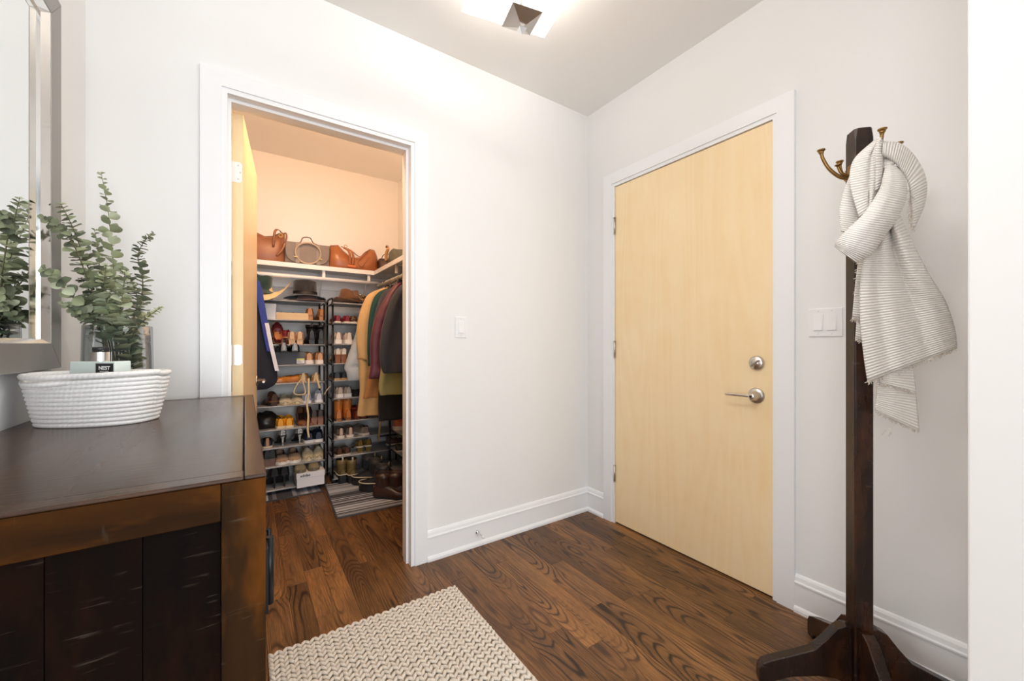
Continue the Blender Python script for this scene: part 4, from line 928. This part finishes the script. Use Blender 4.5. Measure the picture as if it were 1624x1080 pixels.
pair('boot', (538, 551), onR, 6, FAR, ('orange tan chelsea boot beside the posts', 'orange tan chelsea boot next to red-brown shoe'), (200, 122, 56), shaft=.16, sole=(110, 70, 44), heel=.012, L=.235, group='orange tan chelsea boots', lace=(190, 180, 160), lining=(150, 100, 60), rough=.4)
pair('boot', (565, 577), onR, 6, FAR, ('red-brown boot next to chelsea boots', 'red-brown boot beside trench coat hem'), (122, 52, 36), shaft=.09, sole=(70, 40, 30), L=.23, group='red-brown boots', rough=.3)
# tier 7
shoe('flat', onL(424, 7), FAR, 'navy shoe with tan heel strap', (36, 40, 62), sole=(214, 196, 170), st=.012, L=.225, W=1.15, tab=(200, 150, 100), lining=(34, 36, 52))
pair('pump', (447, 474), onL, 7, FAR, ('snakeskin high heel next to the navy strap shoe', 'snakeskin high heel next to the navy sneaker'), SNAKE, heel=.075, heelkind='stiletto', pointed=True, L=.215, group='snakeskin heels', W=1.1, lining=(30, 30, 32), sole=(30, 30, 32))
pair('sneaker', (489, 506), onL, 7, FAR, ('navy sneaker next to the snakeskin heel', 'navy sneaker against the rack post'), (32, 42, 62), sole=(228, 228, 226), st=.02, L=.235, W=1.15, group='navy sneakers', lining=(30, 36, 50), lace=(60, 70, 90))
pair('sneaker', (540, 556), onR, 7, FAR, ('grey sneaker with pink heel tab near posts', 'grey sneaker with pink heel tab near slipper'), (128, 116, 108), sole=(232, 222, 212), st=.02, L=.235, tab=(226, 190, 176), group='pink-tabbed grey sneakers', lining=(60, 50, 48))
shoe('sneaker', onR(574, 7), FAR + .3, 'grey wool slip-on at the end of its tier', (140, 130, 122), sole=(222, 216, 208), st=.016, W=1.1, lining=(80, 72, 68), lace=(140, 130, 122))
# tier 8
pair('pump', (423, 431), onL, 8, FAR, ('black shoe with brown block heel by cabinet edge', 'black shoe with brown block heel by beige espadrille'), (26, 25, 28), heel=.06, heelcol=(110, 78, 62), group='block heeled black shoes', sole=(30, 28, 28))
pair('flat', (447, 468), onL, 8, NEAR, ('beige espadrille with white sole near block heels', 'beige espadrille with white sole near cream sneaker'), (196, 164, 134), sole=(240, 236, 230), st=.018, L=.235, W=1.15, group='beige espadrilles', lining=(70, 40, 34))
pair('sneaker', (489, 507), onL, 8, NEAR, ('cream sneaker next to the beige espadrille', 'cream sneaker against the rack post'), (206, 190, 158), sole=(206, 196, 170), st=.014, L=.225, W=1.1, group='cream sneakers', lining=(90, 56, 46))
pair('flat', (537, 550), onR, 8, FAR, ('brown leather shoe above olive boots near posts', 'brown leather shoe above olive boots near black boots'), (86, 60, 44), group='brown leather shoes', L=.23, lining=(60, 44, 34), closed=True, rough=.3)
pair('pump', (571, 584), onR, 8, FAR, ('olive satin heel on low tier', 'olive satin heel at the tier end'), (126, 104, 52), heel=.045, group='olive satin heels', rough=.25, lining=(60, 50, 30))
# tier 9 (lowest)
pair('pump', (434, 450), onL, 9, FAR, ('black suede stiletto by the cabinet edge', 'black suede stiletto beside the white shoe box'), (34, 34, 38), heel=.095, heelkind='stiletto', L=.225, W=1.2, group='black stilettos', rough=.75, sole=(30, 30, 32), lining=(40, 36, 34))
wb = shoebox('white shoe box on the lowest tier', X(470, 3.43), X(515, 3.43), RF - .075, RF + .18, TL[9] + .001, .112, WBX, .38)
hb_w = (X(515, 3.43) - X(470, 3.43)) / 2
INK = plain('black_ink', (.03, .03, .03), .6, bump=0)
tx = text('adidas', .028, (-hb_w + .06, -.1281, .082), (PI / 2, 0, 0), INK, wb, bold=.0006)
pair('flat', (477, 499), lambda u, t_, d, L: (X(u, 3.44), RF + .03, TL[9] + .114), 9, NEAR, ('olive slipper on white box, nearer the stilettos', 'olive slipper on white box, nearer the post'), (134, 126, 104), L=.2, W=1.2, group='olive slippers', sole=(120, 112, 92), lining=(190, 170, 146), st=.012)
# top tier boxes
shoebox('white box beside the wooden lid on high tier', X(413), X(437.5), RF + .01, RF + .2, TL[1], .115, WBX, .3, 'storage_box')
wl = thing('wooden_tray', 'pale wooden tray in front of dark flats', 'tray', (X(463), RF + .028, TL[1]))
w_ = (X(488) - X(437.5)) / 2
for x0, x1, y0, y1, z1 in ((-w_, w_, -.018, -.012, .052), (-w_, w_, .012, .018, .052), (-w_, -w_ + .006, -.012, .012, .052), (w_ - .006, w_, -.012, .012, .052), (-w_ + .006, w_ - .006, -.012, .012, .006)):
    MB().box(x0, x1, y0, y1, 0, z1).build('tray_side', plain('pale_wood_tray', sr(214, 184, 138), .5, var=.08, stretch=(.2, 1, 1)), wl)
wl.location.y = RF + .022

# ------------------------------------------------------------------ shoes on the floor
def fl_at(u, v): p_ = atz(u, v, .011); return (p_.x, p_.y + .1, .011)
for u, lb in ((543, 'olive duck boot beside the rack post'), (559, 'olive duck boot next to black winter boots')):
    p_ = fl_at(u, 764); shoe('boot', p_, FAR + jit(), lb, (112, 96, 62), shaft=.15, sole=(26, 27, 28), rim=((222, 212, 190), .03), st=.035, L=.25, W=1.1, group='olive duck boots', rough=.35, lining=(50, 44, 34), lace=(200, 190, 170))
for i, (u, v, lb) in enumerate(((571, 768, 'black winter boot nearest the olive duck boots'), (582, 774, 'black winter boot with cream welt in middle'), (594, 785, 'black winter boot nearest the brown leather boot'))):
    p_ = fl_at(u, v); shoe('boot', (p_[0] + .03, p_[1], p_[2]), FAR + 1.0 - .1 * i, lb, (36, 40, 46), shaft=.17, sole=(30, 30, 32), rim=((214, 204, 176), .03), st=.035, L=.25, W=1.1, group='black winter boots', lining=(60, 60, 60), lace=(150, 140, 110))
p_ = atz(622, 792, .011); shoe('boot', (p_.x + .01, p_.y + .05, .011), -2.2, 'dark brown leather boot at the mat edge', (58, 36, 32), shaft=.16, sole=(30, 22, 20), heel=.015, L=.26, W=1.15, rough=.25, lining=(40, 28, 24))
shoe('boot', (p_.x + .10, p_.y + .02, .011), -2.0, 'dark brown leather boot half hidden by door jamb', (56, 34, 30), shaft=.16, sole=(30, 22, 20), heel=.015, L=.26, W=1.15, rough=.25)

# low rack along the coat side with its shoes
t = thing('low_shoe_rack', 'low black shoe rack under the hanging coats', 'shoe rack', (1.12, 3.07, 0))
for x in (1.03, 1.22):
    for y in (2.72, 3.40): part(MB().tube([(x, y, 0), (x, y, .50)], .008, 8), 'upright', BLACKM, t)
LT = (.10, .265, .43)
for z in LT:
    sh = part(MB().box(1.02, 1.23, 2.73, 3.39, z - .004, z), 'tier', GREYM, t)
    part(MB().tube([(1.02, 2.71, z - .005), (1.02, 3.41, z - .005)], .006, 8), 'front_tube', BLACKM, sh)
def low(u, z, L=.23): d = ray(u, 600); return (1.035 + L / 2, 1.035 / d.x * d.y, z)
shoe('pump', low(593, LT[2], .22), -PI / 2, 'mustard suede heel on low rack', (186, 124, 44), heel=.08, heelkind='stiletto', pointed=True, L=.22, lining=(120, 80, 40))
shoe('pump', low(604, LT[2], .22), -PI / 2 + .3, 'pale grey heel beside the mustard heel', (186, 180, 172), heel=.085, heelkind='stiletto', L=.22, lining=(120, 110, 100))
shoe('sneaker', low(625, LT[2]), -PI / 2, 'coral running shoe with white sole on low rack', (206, 118, 92), sole=(240, 236, 230), st=.03, lining=(150, 90, 80))
shoe('flat', low(614, LT[1]), -PI / 2, 'brown suede shoe under the coral runner', (88, 68, 62), lining=(50, 40, 36), closed=True)
shoe('flat', low(600, LT[1]), -PI / 2, 'dark plum shoe under the grey heel', (64, 46, 60), lining=(40, 32, 36), closed=True, sole=(200, 200, 206), st=.016)
shoe('flat', low(628, LT[1]), -PI / 2 + .1, 'dark olive shoe beside the brown suede shoe', (60, 56, 40), lining=(40, 36, 30), closed=True)
rb = shoebox('red shoe box with brown side on low rack', 1.03, 1.2, 2.73, 2.87, LT[0], .11, plain('red_card', sr(198, 40, 52), .5, var=.04), .4)

# ------------------------------------------------------------------ mats
def mat_stripes(name, axis, scale, seed):
    k = N(name); sp = k.n('ShaderNodeSeparateXYZ'); k.l(k.obj(), sp.inputs[0])
    cv = k.n('ShaderNodeCombineXYZ'); k.l(k.math('FLOOR', k.math('MULTIPLY', sp.outputs[axis], scale)), cv.inputs[0]); cv.inputs[1].default_value = seed
    wn = k.n('ShaderNodeTexWhiteNoise', noise_dimensions='2D'); k.l(cv.outputs[0], wn.inputs['Vector'])
    c = k.ramp(wn.outputs[0], [(0, sr(64, 68, 77)), (.34, sr(124, 130, 142)), (.52, sr(162, 168, 180)), (.75, sr(196, 202, 213))], 'CONSTANT')
    k.set(col=k.mix(k.math('MULTIPLY', k.noise(k.obj(), 300, 2), .25), c, sr(110, 110, 112)), rough=.95); k.bump(k.noise(k.obj(), 500, 2), .5, .001); return k.mat
def floor_mat(label, c, w, d, rz, mat):
    t = thing('striped_mat', label, 'mat', c, rz)
    MB().box(-w / 2, w / 2, -d / 2, d / 2, .0005, .007).build('pile', mat, t, bevel=.002)
    e = plain('mat_binding', sr(70, 71, 76), .9)
    for q in (-1, 1):
        MB().box(-w / 2 - .004, w / 2 + .004, q * d / 2 - .006, q * d / 2 + .006, .0005, .009).build('binding', e, t, bevel=.002)
        MB().box(q * w / 2 - .006, q * w / 2 + .006, -d / 2, d / 2, .0005, .009).build('binding', e, t, bevel=.002)
floor_mat('grey striped mat under the shoe rack near closet door', (.118, 3.613, 0), .76, .47, 0, mat_stripes('mat_bars', 0, 38, 3.3))
floor_mat('grey striped mat under the winter boots', (.83, 3.145, 0), .62, .72, -.05, mat_stripes('mat_lines', 1, 62, 8.1))

# ------------------------------------------------------------------ hats
def felt(c): return plain('felt_%d_%d_%d' % c, sr(*c), .9, var=.1, scale=30, bump=.2, sheen=.3)
def hat(label, c, cr, ch, br, mat, band=None, up=.0, sag=0., dent=0., rz=0, tilt=(0, 0), name='felt_hat', taper=.86):
    t = thing(name, label, 'hat', c, rz); t.rotation_euler = (tilt[0], tilt[1], rz)
    rows = []
    prof = [(.02, ch * .93), (cr * .5, ch * .97), (cr * taper * .86, ch), (cr * taper, ch * .93), (cr * .96, ch * .4), (cr, .012), (cr * 1.08, .004), ((cr + br) * .5, .0), (br * .97, .002), (br, .004), (br * .97, -.001), ((cr + br) * .5, -.003), (cr * 1.02, .0)]
    for r_, z in prof:
        row = []
        for j in range(32):
            a = 2 * PI * j / 32; x, y = r_ * math.cos(a), r_ * 1.12 * math.sin(a); zz = z
            if r_ > cr * 1.01: q = (r_ - cr) / (br - cr); zz += up * (x / br) ** 2 * q - sag * (y / br) ** 2 * q
            if z > ch * .85: zz -= dent * math.exp(-(x / (cr * .35)) ** 2)
            row.append(Vector((x, y, zz)))
        rows.append(row)
    MB().grid(rows, True).build('crown_and_brim', mat, t)
    if band: MB().lathe([(cr * 1.015, .008), (cr * 1.005, .034), (cr * .99, .034)], n=32, sy=1.12).build('hat_band', band, t)
    return t
HZ = TL[0]
STRAW = plain('straw_weave', sr(226, 206, 164), .8, var=.08, scale=60, bump=.5, bscale=260)
hat('wide cream straw hat under the dark green hat', (.10, RF + .10, HZ + .05), .085, .075, .215, STRAW, None, .10, .055, rz=.0, tilt=(.05, -.06), name='straw_hat')
hat('dark green felt hat stacked on the straw hat', (.075, RF + .09, HZ + .083), .095, .118, .165, felt((20, 52, 52)), None, .02, .03, .02, tilt=(.06, .24))
hat('dusty pink felt hat under the black hat', (.425, RF + .12, HZ + .008), .08, .05, .150, felt((120, 92, 84)), None, .0, .0)
hat('black wide-brimmed felt hat on the rack top', (.408, RF + .12, HZ + .052), .088, .122, .155, felt((34, 34, 38)), plain('hat_ribbon', (.012, .012, .014), .5), -.03, .01, .0, taper=.97)
hat('brown felt fedora on the rack near the coats', (.742, RF + .10, TR[0] + .012), .084, .115, .122, felt((104, 68, 42)), plain('hat_ribbon_brown', sr(70, 44, 28), .6), .035, .0, .045, rz=.5, taper=.8)
lp = thing('leopard_pouch', 'small leopard print pouch beside the brown fedora', 'pouch', (X(573, 3.6), RF + .1, TR[0]))
MB().grid([[Vector((a * math.cos(q), .03 * math.sin(q) * a / .05, z)) for q in [2 * PI * j / 14 for j in range(14)]] for a, z in ((.044, 0), (.05, .02), (.05, .05), (.038, .075), (.01, .085))], True, cap=True).build('body', LEOP, lp)
MB().tube([(-.036, 0, .076), (0, 0, .088), (.036, 0, .076)], .003, 6).build('zip', STEEL, lp)

# ------------------------------------------------------------------ handbags
def leather(c, rough=.38): return plain('leather_%d_%d_%d' % c, sr(*c), rough, var=.16, scale=14, bump=.25, bscale=120)
def bag_body(hs, w, d, n=8):
    """rounded bag from height samples along its width"""
    rows = []; m = len(hs)
    for i, (f, h, dd) in enumerate(hs):
        x = -w / 2 + w * f; D = d * dd / 2; r_ = min(.03, D * .8)
        rows.append([Vector((x, y, z)) for y, z in ((-D + r_ * .3, 0), (-D, r_ * .5), (-D * 1.02, h * .4), (-D * .8, h * .85), (-D * .5, h), (0, h * .985), (D * .5, h), (D * .8, h * .85), (D * 1.02, h * .4), (D, r_ * .5), (D - r_ * .3, 0))])
    mb = MB().grid(rows, True, cap=True); return mb
TAN = leather((146, 94, 64)); COG = leather((156, 94, 54), .32); TAUPE = leather((128, 116, 108), .55); DKB = leather((70, 48, 40), .4); OLV = leather((84, 86, 72), .5)
def strap(t, pts, r_, mat, nm='handle', flat=.4, side=(0, 1, 0)): MB().tube(spline(pts, 6), r_, 8, flat=flat, side=side).build(nm, mat, t)
b1 = thing('handbag', 'tan leather tote with open slouching top by the door', 'handbag', (.135, 3.69, SZ))
bag_body([(0, .23, .5), (.04, .25, .85), (.2, .235, 1), (.5, .2, 1), (.75, .215, 1), (.93, .255, .85), (1, .24, .45)], .27, .17).build('body', TAN, b1)
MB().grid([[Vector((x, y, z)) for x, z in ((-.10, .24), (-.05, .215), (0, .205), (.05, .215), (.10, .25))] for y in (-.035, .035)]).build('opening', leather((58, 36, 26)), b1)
strap(b1, [(.05, -.088, .12), (.06, -.105, .235), (.09, -.06, .262), (.115, .0, .25)], .009, TAN, side=(1, 0, 0)); strap(b1, [(.07, -.09, .05), (.11, -.10, .10), (.14, -.08, .2), (.135, -.05, .25), (.11, -.04, .21)], .007, TAN, side=(1, 0, 0))
MB().tube([(.10 + .014 * math.cos(q), -.088, .215 + .014 * math.sin(q)) for q in [2 * PI * j / 12 for j in range(12)]], .003, 6, closed=True).build('ring', plain('brass_hardware', sr(190, 160, 100), .3, 1), b1)
b2 = thing('handbag', 'taupe satchel with curved flap and round ring handle', 'handbag', (X(488, 3.62), 3.66, SZ))
bw = X(524, 3.6) - X(452.5, 3.6)
bag_body([(0, .165, .75), (.03, .178, .95), (.5, .186, 1), (.97, .178, .95), (1, .165, .75)], bw, .11).build('body', TAUPE, b2)
fp = MB(); ol = [(-bw / 2 + .004, .178), (-bw / 2 + .004, .10)] + [(-bw / 2 + .004 + .07 * (1 - math.cos(a)), .10 - .082 * math.sin(a)) for a in (.3, .6, .9, 1.2, 1.5)] + [(bw / 2 - .004 - .07 * (1 - math.cos(a)), .10 - .082 * math.sin(a)) for a in (1.5, 1.2, .9, .6, .3)] + [(bw / 2 - .004, .10), (bw / 2 - .004, .178)]
fp.prism([(x, -.060, z) for x, z in ol], (0, .005, 0)).build('flap', TAUPE, b2, bevel=.002)
for x in (-.075, .075): MB().box(x - .014, x + .014, -.0645, -.059, .012, .17).build('strap', leather((146, 134, 124), .5), b2, bevel=.001)
RN = [(.092 * math.cos(q), -.072 - .012 * math.sin(q), .096 + .082 * math.sin(q)) for q in [2 * PI * j / 40 for j in range(40)]]
MB().tube(RN, .0066, 8, closed=True).build('ring_handle', leather((186, 166, 146), .4), b2)
MB().tube([(x, -.061, z) for x, z in ol], .0026, 6).build('piping', leather((96, 84, 78), .5), b2)
strap(b2, [(-.085, -.01, .182), (-.05, -.01, .192), (-.03, -.01, .232), (.02, -.01, .237), (.045, -.01, .2), (.09, -.01, .182)], .0055, leather((118, 100, 88), .5), flat=.8)
for x in (-.09, .09): MB().box(x - .012, x + .012, -.084, -.074, .055, .060).build('buckle', plain('brass_hardware', sr(190, 160, 100), .3, 1), b2)
b3 = thing('handbag', 'cognac slouchy leather tote with buckled straps', 'handbag', (X(565, 3.6) - .01, 3.675, SZ))
bw = X(604, 3.6) - X(526, 3.6)
bag_body([(0, .17, .5), (.03, .195, .85), (.18, .205, .95), (.28, .16, 1), (.45, .11, 1), (.6, .12, 1), (.72, .165, 1), (.82, .205, .95), (.93, .20, .85), (1, .15, .4)], bw, .19).build('body', COG, b3)
for x0 in (-.055, -.03): strap(b3, [(x0 - .03, -.06, .18), (x0, -.095, .15), (x0 + .01, -.104, .09), (x0 + .008, -.104, .035)], .0115, COG, 'strap', .3, (1, 0, 0))
MB().box(-.065, .0, -.108, -.098, .015, .035).build('buckle', leather((206, 110, 54)), b3, bevel=.002)
strap(b3, [(.13, -.04, .2), (.07, -.08, .15), (.02, -.10, .07), (.05, -.10, .03), (.11, -.09, .12)], .006, COG, 'strap', .5); strap(b3, [(-.10, -.02, .2), (-.02, -.05, .165), (.05, -.03, .13), (.12, -.04, .185)], .008, COG, 'strap', .4)
MB().tube([(-.075 + .012 * math.cos(q), -.07, .195 + .012 * math.sin(q)) for q in [2 * PI * j / 12 for j in range(12)]], .003, 6, closed=True).build('ring', plain('brass_hardware', sr(190, 160, 100), .3, 1), b3)
b4 = thing('handbag', 'dark brown bag with thin handle in shelf corner', 'handbag', (1.09, 3.62, SZ))
bag_body([(0, .10, .5), (.05, .125, .9), (.5, .13, 1), (.95, .125, .9), (1, .1, .5)], .2, .13).build('body', DKB, b4)
strap(b4, [(-.07, 0, .12), (-.05, 0, .165), (0, 0, .178), (.04, 0, .165), (.055, 0, .12)], .004, DKB, flat=.9)
b5 = thing('handbag', 'olive green bag with tan scarf at shelf end', 'handbag', (1.085, 3.33, SZ), PI / 2 - .1)
bag_body([(0, .05, .5), (.1, .09, .9), (.4, .14, 1), (.6, .175, 1), (.85, .185, .9), (1, .16, .5)], .34, .16).build('body', OLV, b5)
strap(b5, [(-.02, .09, .16), (.02, .10, .12), (.05, .095, .07)], .013, leather((196, 150, 104), .6), 'scarf_tie', .6); strap(b5, [(.0, .085, .165), (.06, .085, .20), (.10, .085, .19)], .008, COG, 'strap', .5)

# ------------------------------------------------------------------ hanging clothes
def fabric(n_, c, rough=.85, var=.14, **kw): return plain('cloth_' + n_, sr(*c), rough, var=var, scale=18, bump=.3, bscale=400, sheen=.2, **kw)
HANG = plain('dark_hanger', (.05, .04, .035), .4)
def garment(name, label, y, left, right_x, mat, thick=.055, quilt=0., rodx=.975, flip=False, cat='coat', rod=1.652, parts=True):
    """left: outline points (u,v) of the visible edge, read at depth y; the far edge is straight at right_x"""
    pts = spline([aty(u, v, y) for u, v in left], 6)
    zt, zb_ = max(p_.z for p_ in pts), min(p_.z for p_ in pts)
    base = Vector((rodx, y, zb_)); t = thing(name, label, cat, base, 0)
    rows = []; NU = 26
    for i, p_ in enumerate(pts):
        f = i / (len(pts) - 1); th = thick * (.45 + .55 * min(1, f * 3))
        if quilt: th *= 1 + .28 * abs(math.sin(PI * (p_.z - zb_) / quilt)) - .14
        row = []
        for j in range(NU):
            a = 2 * PI * j / NU; cs, sn = math.cos(a), math.sin(a); e = .55
            xx = math.copysign(abs(cs) ** e, cs); yy = math.copysign(abs(sn) ** .8, sn)
            xm, hw_ = (p_.x + right_x) / 2, abs(right_x - p_.x) / 2
            fold = .32 * math.sin(j * 1.9 + 3 * f) * (.3 + .7 * f) if not quilt else 0
            row.append(Vector((xm + hw_ * xx - base.x, th * .5 * yy * (1 + fold) + (.011 if not quilt else .004) * math.sin(11 * xx + 3 * f), p_.z - zb_)))
        rows.append(row)
    MB().grid(rows, True, cap=True).build('body', mat, t)
    hz = zt - zb_; xs_ = pts[0].x - base.x
    MB().tube(spline([(0, 0, hz + .01), (0, 0, rod - zb_ - .03), (.012, 0, rod - zb_ - .016), (.019, 0, rod - zb_ + .004), (.0, 0, rod - zb_ + .021), (-.018, 0, rod - zb_ + .006)], 5), .002, 6).build('hanger_hook', STEEL, t)
    MB().tube(spline([(min(xs_, 0) + .005, 0, hz - .035), (0, 0, hz + .012), (right_x - base.x - .01, 0, hz - .035)], 6), .006, 6).build('hanger_bar', HANG, t)
    return t, base
SKY = fabric('pale_blue', (178, 188, 196), .5); TREN = fabric('trench', (206, 172, 120)); TEAL = fabric('teal', (18, 66, 62)); CAM = fabric('camel', (170, 118, 66)); BURG = fabric('burgundy', (92, 34, 52), .45)
LIME = fabric('lime', (146, 142, 92)); CHAR = fabric('charcoal', (46, 50, 60)); NAVY = fabric('navy', (24, 28, 42)); GREY = fabric('grey', (64, 64, 72)); BLK = fabric('black', (16, 16, 18))
garment('puffer_jacket', 'pale blue puffer jacket deepest on the coat rod', 3.38, [(606, 462), (586, 474), (572, 505), (562, 535), (553, 560), (546, 582), (549, 592), (551, 604)], 1.16, SKY, .085, .11, cat='jacket')
t_, b_ = garment('trench_coat', 'tan trench coat with buckled cuff on the coat rod', 3.29, [(612, 455), (587, 465), (576, 481), (568, 506), (565, 534), (568, 566), (569, 590), (570, 620), (566, 655), (567, 660)], 1.17, TREN, .07)
for u0, v0, u1, v1 in ((566, 567, 582, 572), (600, 700, 606, 640)):
    a, c = aty(u0, v0, 3.245) - b_, aty(u1, v1, 3.245) - b_
    MB().tube([a, a.lerp(c, .5) + Vector((0, -.006, .004)), c], .008, 6, flat=.4).build('belt', fabric('trench_dark', (176, 138, 88)), t_)
garment('wool_coat', 'dark teal coat between trench and burgundy puffer', 3.21, [(614, 457), (600, 464), (590, 479), (584, 510), (582, 545), (583, 580)], 1.17, TEAL, .05)
garment('wool_jacket', 'grey wool jacket between teal coat and burgundy puffer', 3.15, [(620, 455), (606, 466), (597, 488), (590, 520), (588, 560)], 1.17, GREY, .045)
garment('long_coat', 'camel coat hem showing below the burgundy puffer', 3.10, [(626, 462), (610, 490), (598, 530), (588, 575), (579, 615), (575, 632)], 1.17, CAM, .05)
garment('long_coat', 'long black coat behind the lime jacket', 3.045, [(628, 462), (614, 500), (606, 560), (602, 600), (599, 640), (600, 668)], 1.18, BLK, .04)
garment('puffer_jacket', 'burgundy puffer jacket beside the charcoal coat', 2.985, [(634, 447), (622, 455), (602, 488), (592, 514), (587, 542), (587, 580), (584, 601)], 1.17, BURG, .065, .10, cat='jacket')
garment('cargo_jacket', 'lime green jacket hem below the charcoal coat', 2.90, [(640, 460), (622, 490), (610, 540), (603, 590), (600, 612), (602, 627)], 1.18, LIME, .05, cat='jacket')
t_, b_ = garment('wool_coat', 'charcoal wool coat nearest the closet doorway', 2.82, [(646, 446), (632, 456), (619, 476), (608, 510), (602, 545), (602, 575), (607, 592)], 1.18, CHAR, .075)
# left side: dark sports jacket with a blue and white stripe, and coats behind the door
t_ = thing('sports_jacket', 'black sports jacket with blue and white stripes by the door', 'jacket', (-.12, 3.22, .80))
YJ = 3.22; ed = spline([aty(u, v, YJ) for u, v in ((408, 440), (414, 462), (421, 500), (428, 538), (436, 574), (441, 598), (436, 610), (424, 617))], 6)
rows = []
for i, p_ in enumerate(ed):
    row = []
    for j in range(22):
        a = 2 * PI * j / 22; xm, h_ = (p_.x - .48) / 2, (p_.x + .48) / 2
        row.append(Vector((xm + h_ * math.copysign(abs(math.cos(a)) ** .5, math.cos(a)) + .12, .035 * math.sin(a) + .004 * math.sin(j * 2.3 + i * .2), p_.z - .80)))
    rows.append(row)
MB().grid(rows, True, cap=True).build('body', NAVY, t_)
def edge_strip(ins0, ins1, i0, i1, mat, nm):
    r_ = []
    for p_ in ed[i0:i1]: r_.append([Vector((p_.x - q + .12, yy, p_.z - .80)) for q, yy in ((ins0, -.028), (ins0 - .002, -.040), (ins1 + .002, -.042), (ins1, -.034))])
    MB().grid(r_, sm=False).build(nm, mat, t_)
edge_strip(-.004, .032, 2, 22, fabric('royal_blue', (26, 48, 140), .6), 'blue_stripe'); edge_strip(-.008, .012, 14, 28, fabric('stripe_white', (226, 226, 232), .6), 'white_stripe')
MB().tube(spline([(-.18, 0, ed[0].z - .80 + .0), (-.18, 0, .84), (-.165, 0, .865), (-.18, 0, .875), (-.195, 0, .862)], 4), .002, 6).build('hanger_hook', STEEL, t_)
for y, m_, lb in ((2.42, BLK, 'black coat hung behind the open closet door, nearest the hinge'), (2.62, NAVY, 'navy coat hung behind the open closet door'), (2.86, BLK, 'black coat hung beside the sports jacket')):
    t_ = thing('long_coat', lb, 'coat', (-.30, y, .6))
    MB().grid([[Vector((w_ * math.copysign(abs(math.cos(a)) ** .6, math.cos(a)), .035 * math.sin(a), z)) for a in [2 * PI * j / 20 for j in range(20)]] for z, w_ in ((0, .19), (.4, .185), (.8, .19), (.93, .185), (.98, .12), (1.0, .04))], True, cap=True).build('body', m_, t_)
    MB().tube(spline([(0, 0, .99), (0, 0, 1.03), (.016, 0, 1.045), (0, 0, 1.072), (-.017, 0, 1.055)], 4), .002, 6).build('hanger_hook', STEEL, t_)
tb = thing('handbag', 'brown bag on the shelf behind the open door', 'handbag', (-.22, 3.69, SZ)); bag_body([(0, .15, .5), (.1, .2, .9), (.5, .21, 1), (.9, .2, .9), (1, .15, .5)], .26, .16).build('body', DKB, tb)
strap(tb, [(-.07, 0, .2), (-.04, 0, .27), (.04, 0, .27), (.07, 0, .2)], .006, DKB)
